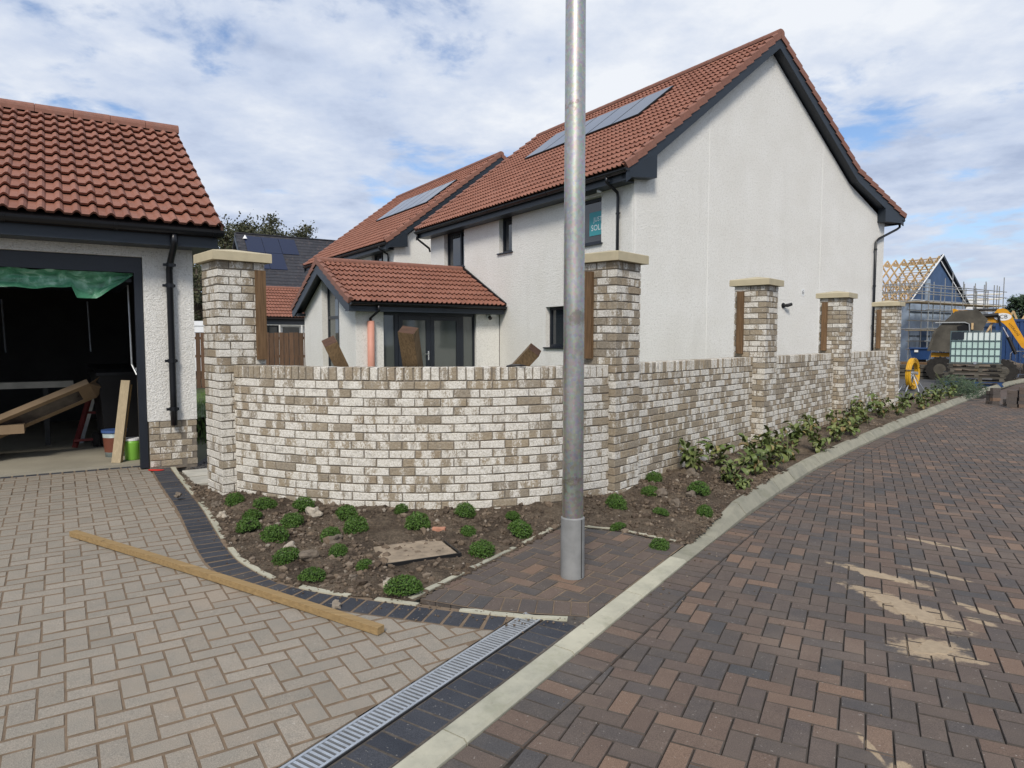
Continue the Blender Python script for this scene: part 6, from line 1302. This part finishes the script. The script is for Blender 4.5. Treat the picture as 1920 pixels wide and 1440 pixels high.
# house under construction
def site_house(name, lab, apx, Y, half, ze, zr, depth, cover, rz=GA, wrap=m_bluewrap, wallm=m_membrane):
    X = (apx - 960) / 1277 * Y; t = thing(name, lab, 'building', (X, Y, 0), rz)
    MB().box(-half + .2, half - .2, .05, depth, 0, ze).build('wall', wallm, t); MB().prism_y([(-half + .1, ze), (half - .1, ze), (0, zr - .25)], .06, .12).build('gable_panel', wrap, t)
    tm_ = MB(); s = (zr - ze) / half
    for sgn in (-1, 1): tm_.beam((sgn * (half + .25), 0, ze - .25 * s), (0, 0, zr), .05, .13)
    tm_.beam((-half, 0, ze), (half, 0, ze), .05, .1); tm_.beam((-half * .5, 0, ze), (0, 0, zr * .5 + ze * .5), .045, .08); tm_.beam((half * .5, 0, ze), (0, 0, zr * .5 + ze * .5), .045, .08); tm_.beam((-half * .5, 0, ze), (-half * .5, 0, ze + half * .5 * s), .045, .08); tm_.beam((half * .5, 0, ze), (half * .5, 0, ze + half * .5 * s), .045, .08); tm_.beam((-.3, 0, zr - .35), (.3, 0, zr - .35), .05, .25)
    me = tm_.mesh('roof_truss', m_wood_new); n = int(depth / .62)
    for k in range(n): put('roof_truss', me, t, Matrix.Translation((0, .15 + k * .62, 0)))
    bt = MB().box(-.045, .045, 0, cover, -.02, .02).mesh('batten', m_wood_new)
    for sgn in (-1, 1):
        for k in range(int(math.hypot(half, zr - ze) / .34)):
            f = k / (math.hypot(half, zr - ze) / .34); put('batten', bt, t, Matrix.Translation((sgn * half * (1 - f), -.15, ze + (zr - ze) * f + .08)))
    MB().prism_y([(-half - .2, ze - .2 * s), (-half - .2, ze - .2 * s + .06), (0, zr + .14), (0, zr + .02)], -.18, -.12).build('verge_board', m_white, t); MB().prism_y([(half + .25, ze - .25 * s), (half + .25, ze - .25 * s + .1), (0, zr + .14), (0, zr - .1)], -.16, -.05).build('verge_board', m_trim, t); MB().prism_y([(half + .1, ze - .1 * s - .1), (half + .25, ze - .25 * s + .08), (0, zr + .10), (0, zr - .55)], -.04, .05).build('soffit', m_frame, t); MB().prism_y([(half - .28, ze), (half - .14, ze), (-.05, zr - .35), (-.16, zr - .35)], -.05, -.045).build('batten_strip', m_white, t)
    for z in (ze + .02, ze - .8, 1.8): MB().box(-half + .15, half - .15, .0, .045, z, z + .1).build('wall_band', m_trim if z < ze else m_white, t)
    return t
ch_ = site_house('unfinished_house', 'half built house with bare roof trusses and blue wrapped gable', 1757, 50, 4.3, 4.3, 7.65, 11, 2.3)
MB().box(-2.1, -1.55, -.06, .04, 4.35, 5.9).build('foil_strip', m_membrane, ch_)
for k in range(6): MB().box(-4.0 + k * 1.4, -4.0 + k * 1.4 + .9, .0, .04, .6, 2.2).build('window_sheet', m_bluewrap if k % 2 else m_membrane, ch_)
pm = {}
def pole(t, a, b, r=.045, nm='pole', mat=None):
    MB().tube([a, b], r, 6).build(nm, mat or m_galv, t)
sc1 = thing('scaffolding', 'tube scaffolding wrapped round the half built house', 'scaffolding', ch_.location, GA)
rr = random.Random(31)
for y in (-.7, -1.9):
    for k in range(8): pole(sc1, (-5.6 + k * 1.6, y, 0), (-5.6 + k * 1.6, y, 5.2 + rr.uniform(.0, 1.1)), .035, 'standard')
    for z in (.95, 1.5, 2.35, 2.9, 3.6, 4.15, 4.75, 5.2): pole(sc1, (-6, y - .05, z), (6, y - .05, z + rr.uniform(-.05, .05)), .032, 'ledger')
for z in (2.2, 4.05): MB().box(-6, 6, -1.95, -.65, z, z + .05).build('deck_board', m_wood_board, sc1)
for x in (-5.6, -6.8):
    for k in range(6): pole(sc1, (x, k * 2., 0), (x, k * 2., 5.2 + rr.uniform(0, .8)), .035, 'standard')
    for z in (2.3, 4.15, 4.8, 5.3): pole(sc1, (x - .04, -2, z), (x - .04, 11, z), .032, 'ledger')
MB().box(-6.9, -5.5, -1.9, 11, 4.05, 4.1).build('deck_board', m_wood_board, sc1)
X2 = (1826 - 960) / 1277 * 56; sc2 = thing('scaffolding', 'separate scaffold bay rising right of the half built house', 'scaffolding', (X2, 56, 0), -.5)
for y in (0, 1.3):
    for k in range(5): pole(sc2, (-1.5 + k * .75, y, 0), (-1.5 + k * .75, y, 5.4 + rr.uniform(-.3, .9)), .04, 'standard')
    for z in (3.9, 4.4, 4.9, 5.3): pole(sc2, (-1.7, y, z), (1.8, y, z), .035, 'ledger')
MB().box(-1.7, 1.8, 0, 1.3, 3.85, 3.9).build('deck_board', m_wood_board, sc2); MB().box(-1.6, 1.0, 1.32, 1.34, 4.0, 4.9).build('sheet_panel', m_vanwhite, sc2)
t, F, sx = bgt('truss_stack', 'pale timber roof trusses standing behind the blue container', 'trusses', 1842, 40.)
for k in range(9):
    x = k * .62; m = MB(); m.beam((x, 0, 1.7), (x + .75, 0, 3.35 - .1 * (k % 3)), .05, .1).beam((x + 1.3, .1, 1.7), (x + .75, .1, 3.3 - .1 * (k % 3)), .05, .1).beam((x + .35, .05, 1.7), (x + .35, .05, 2.55), .05, .08); m.build('truss', m_wood_new, t)
MB().beam((-.1, -.1, 2.6), (6.5, -.1, 2.6), .12, .05).build('wall_plate', m_osb, t); MB().box(0, 6.4, .2, .3, 0, 2.55).build('blue_wall', m_bluewrap, t)
tree('conifer_tree', 'feathery dark tree at the right edge beyond the container', 52.2, 70, 6.6, 1.9, 1.9, 3, .2, 77, m_tree2, 44, 110, .26, .25)
tree('conifer_tree', 'low shrubby tree behind the container at the right edge', 47.5, 66, 4.2, 2.2, 2.0, 3, .2, 78, m_tree2, 30, 90, .26, .2)
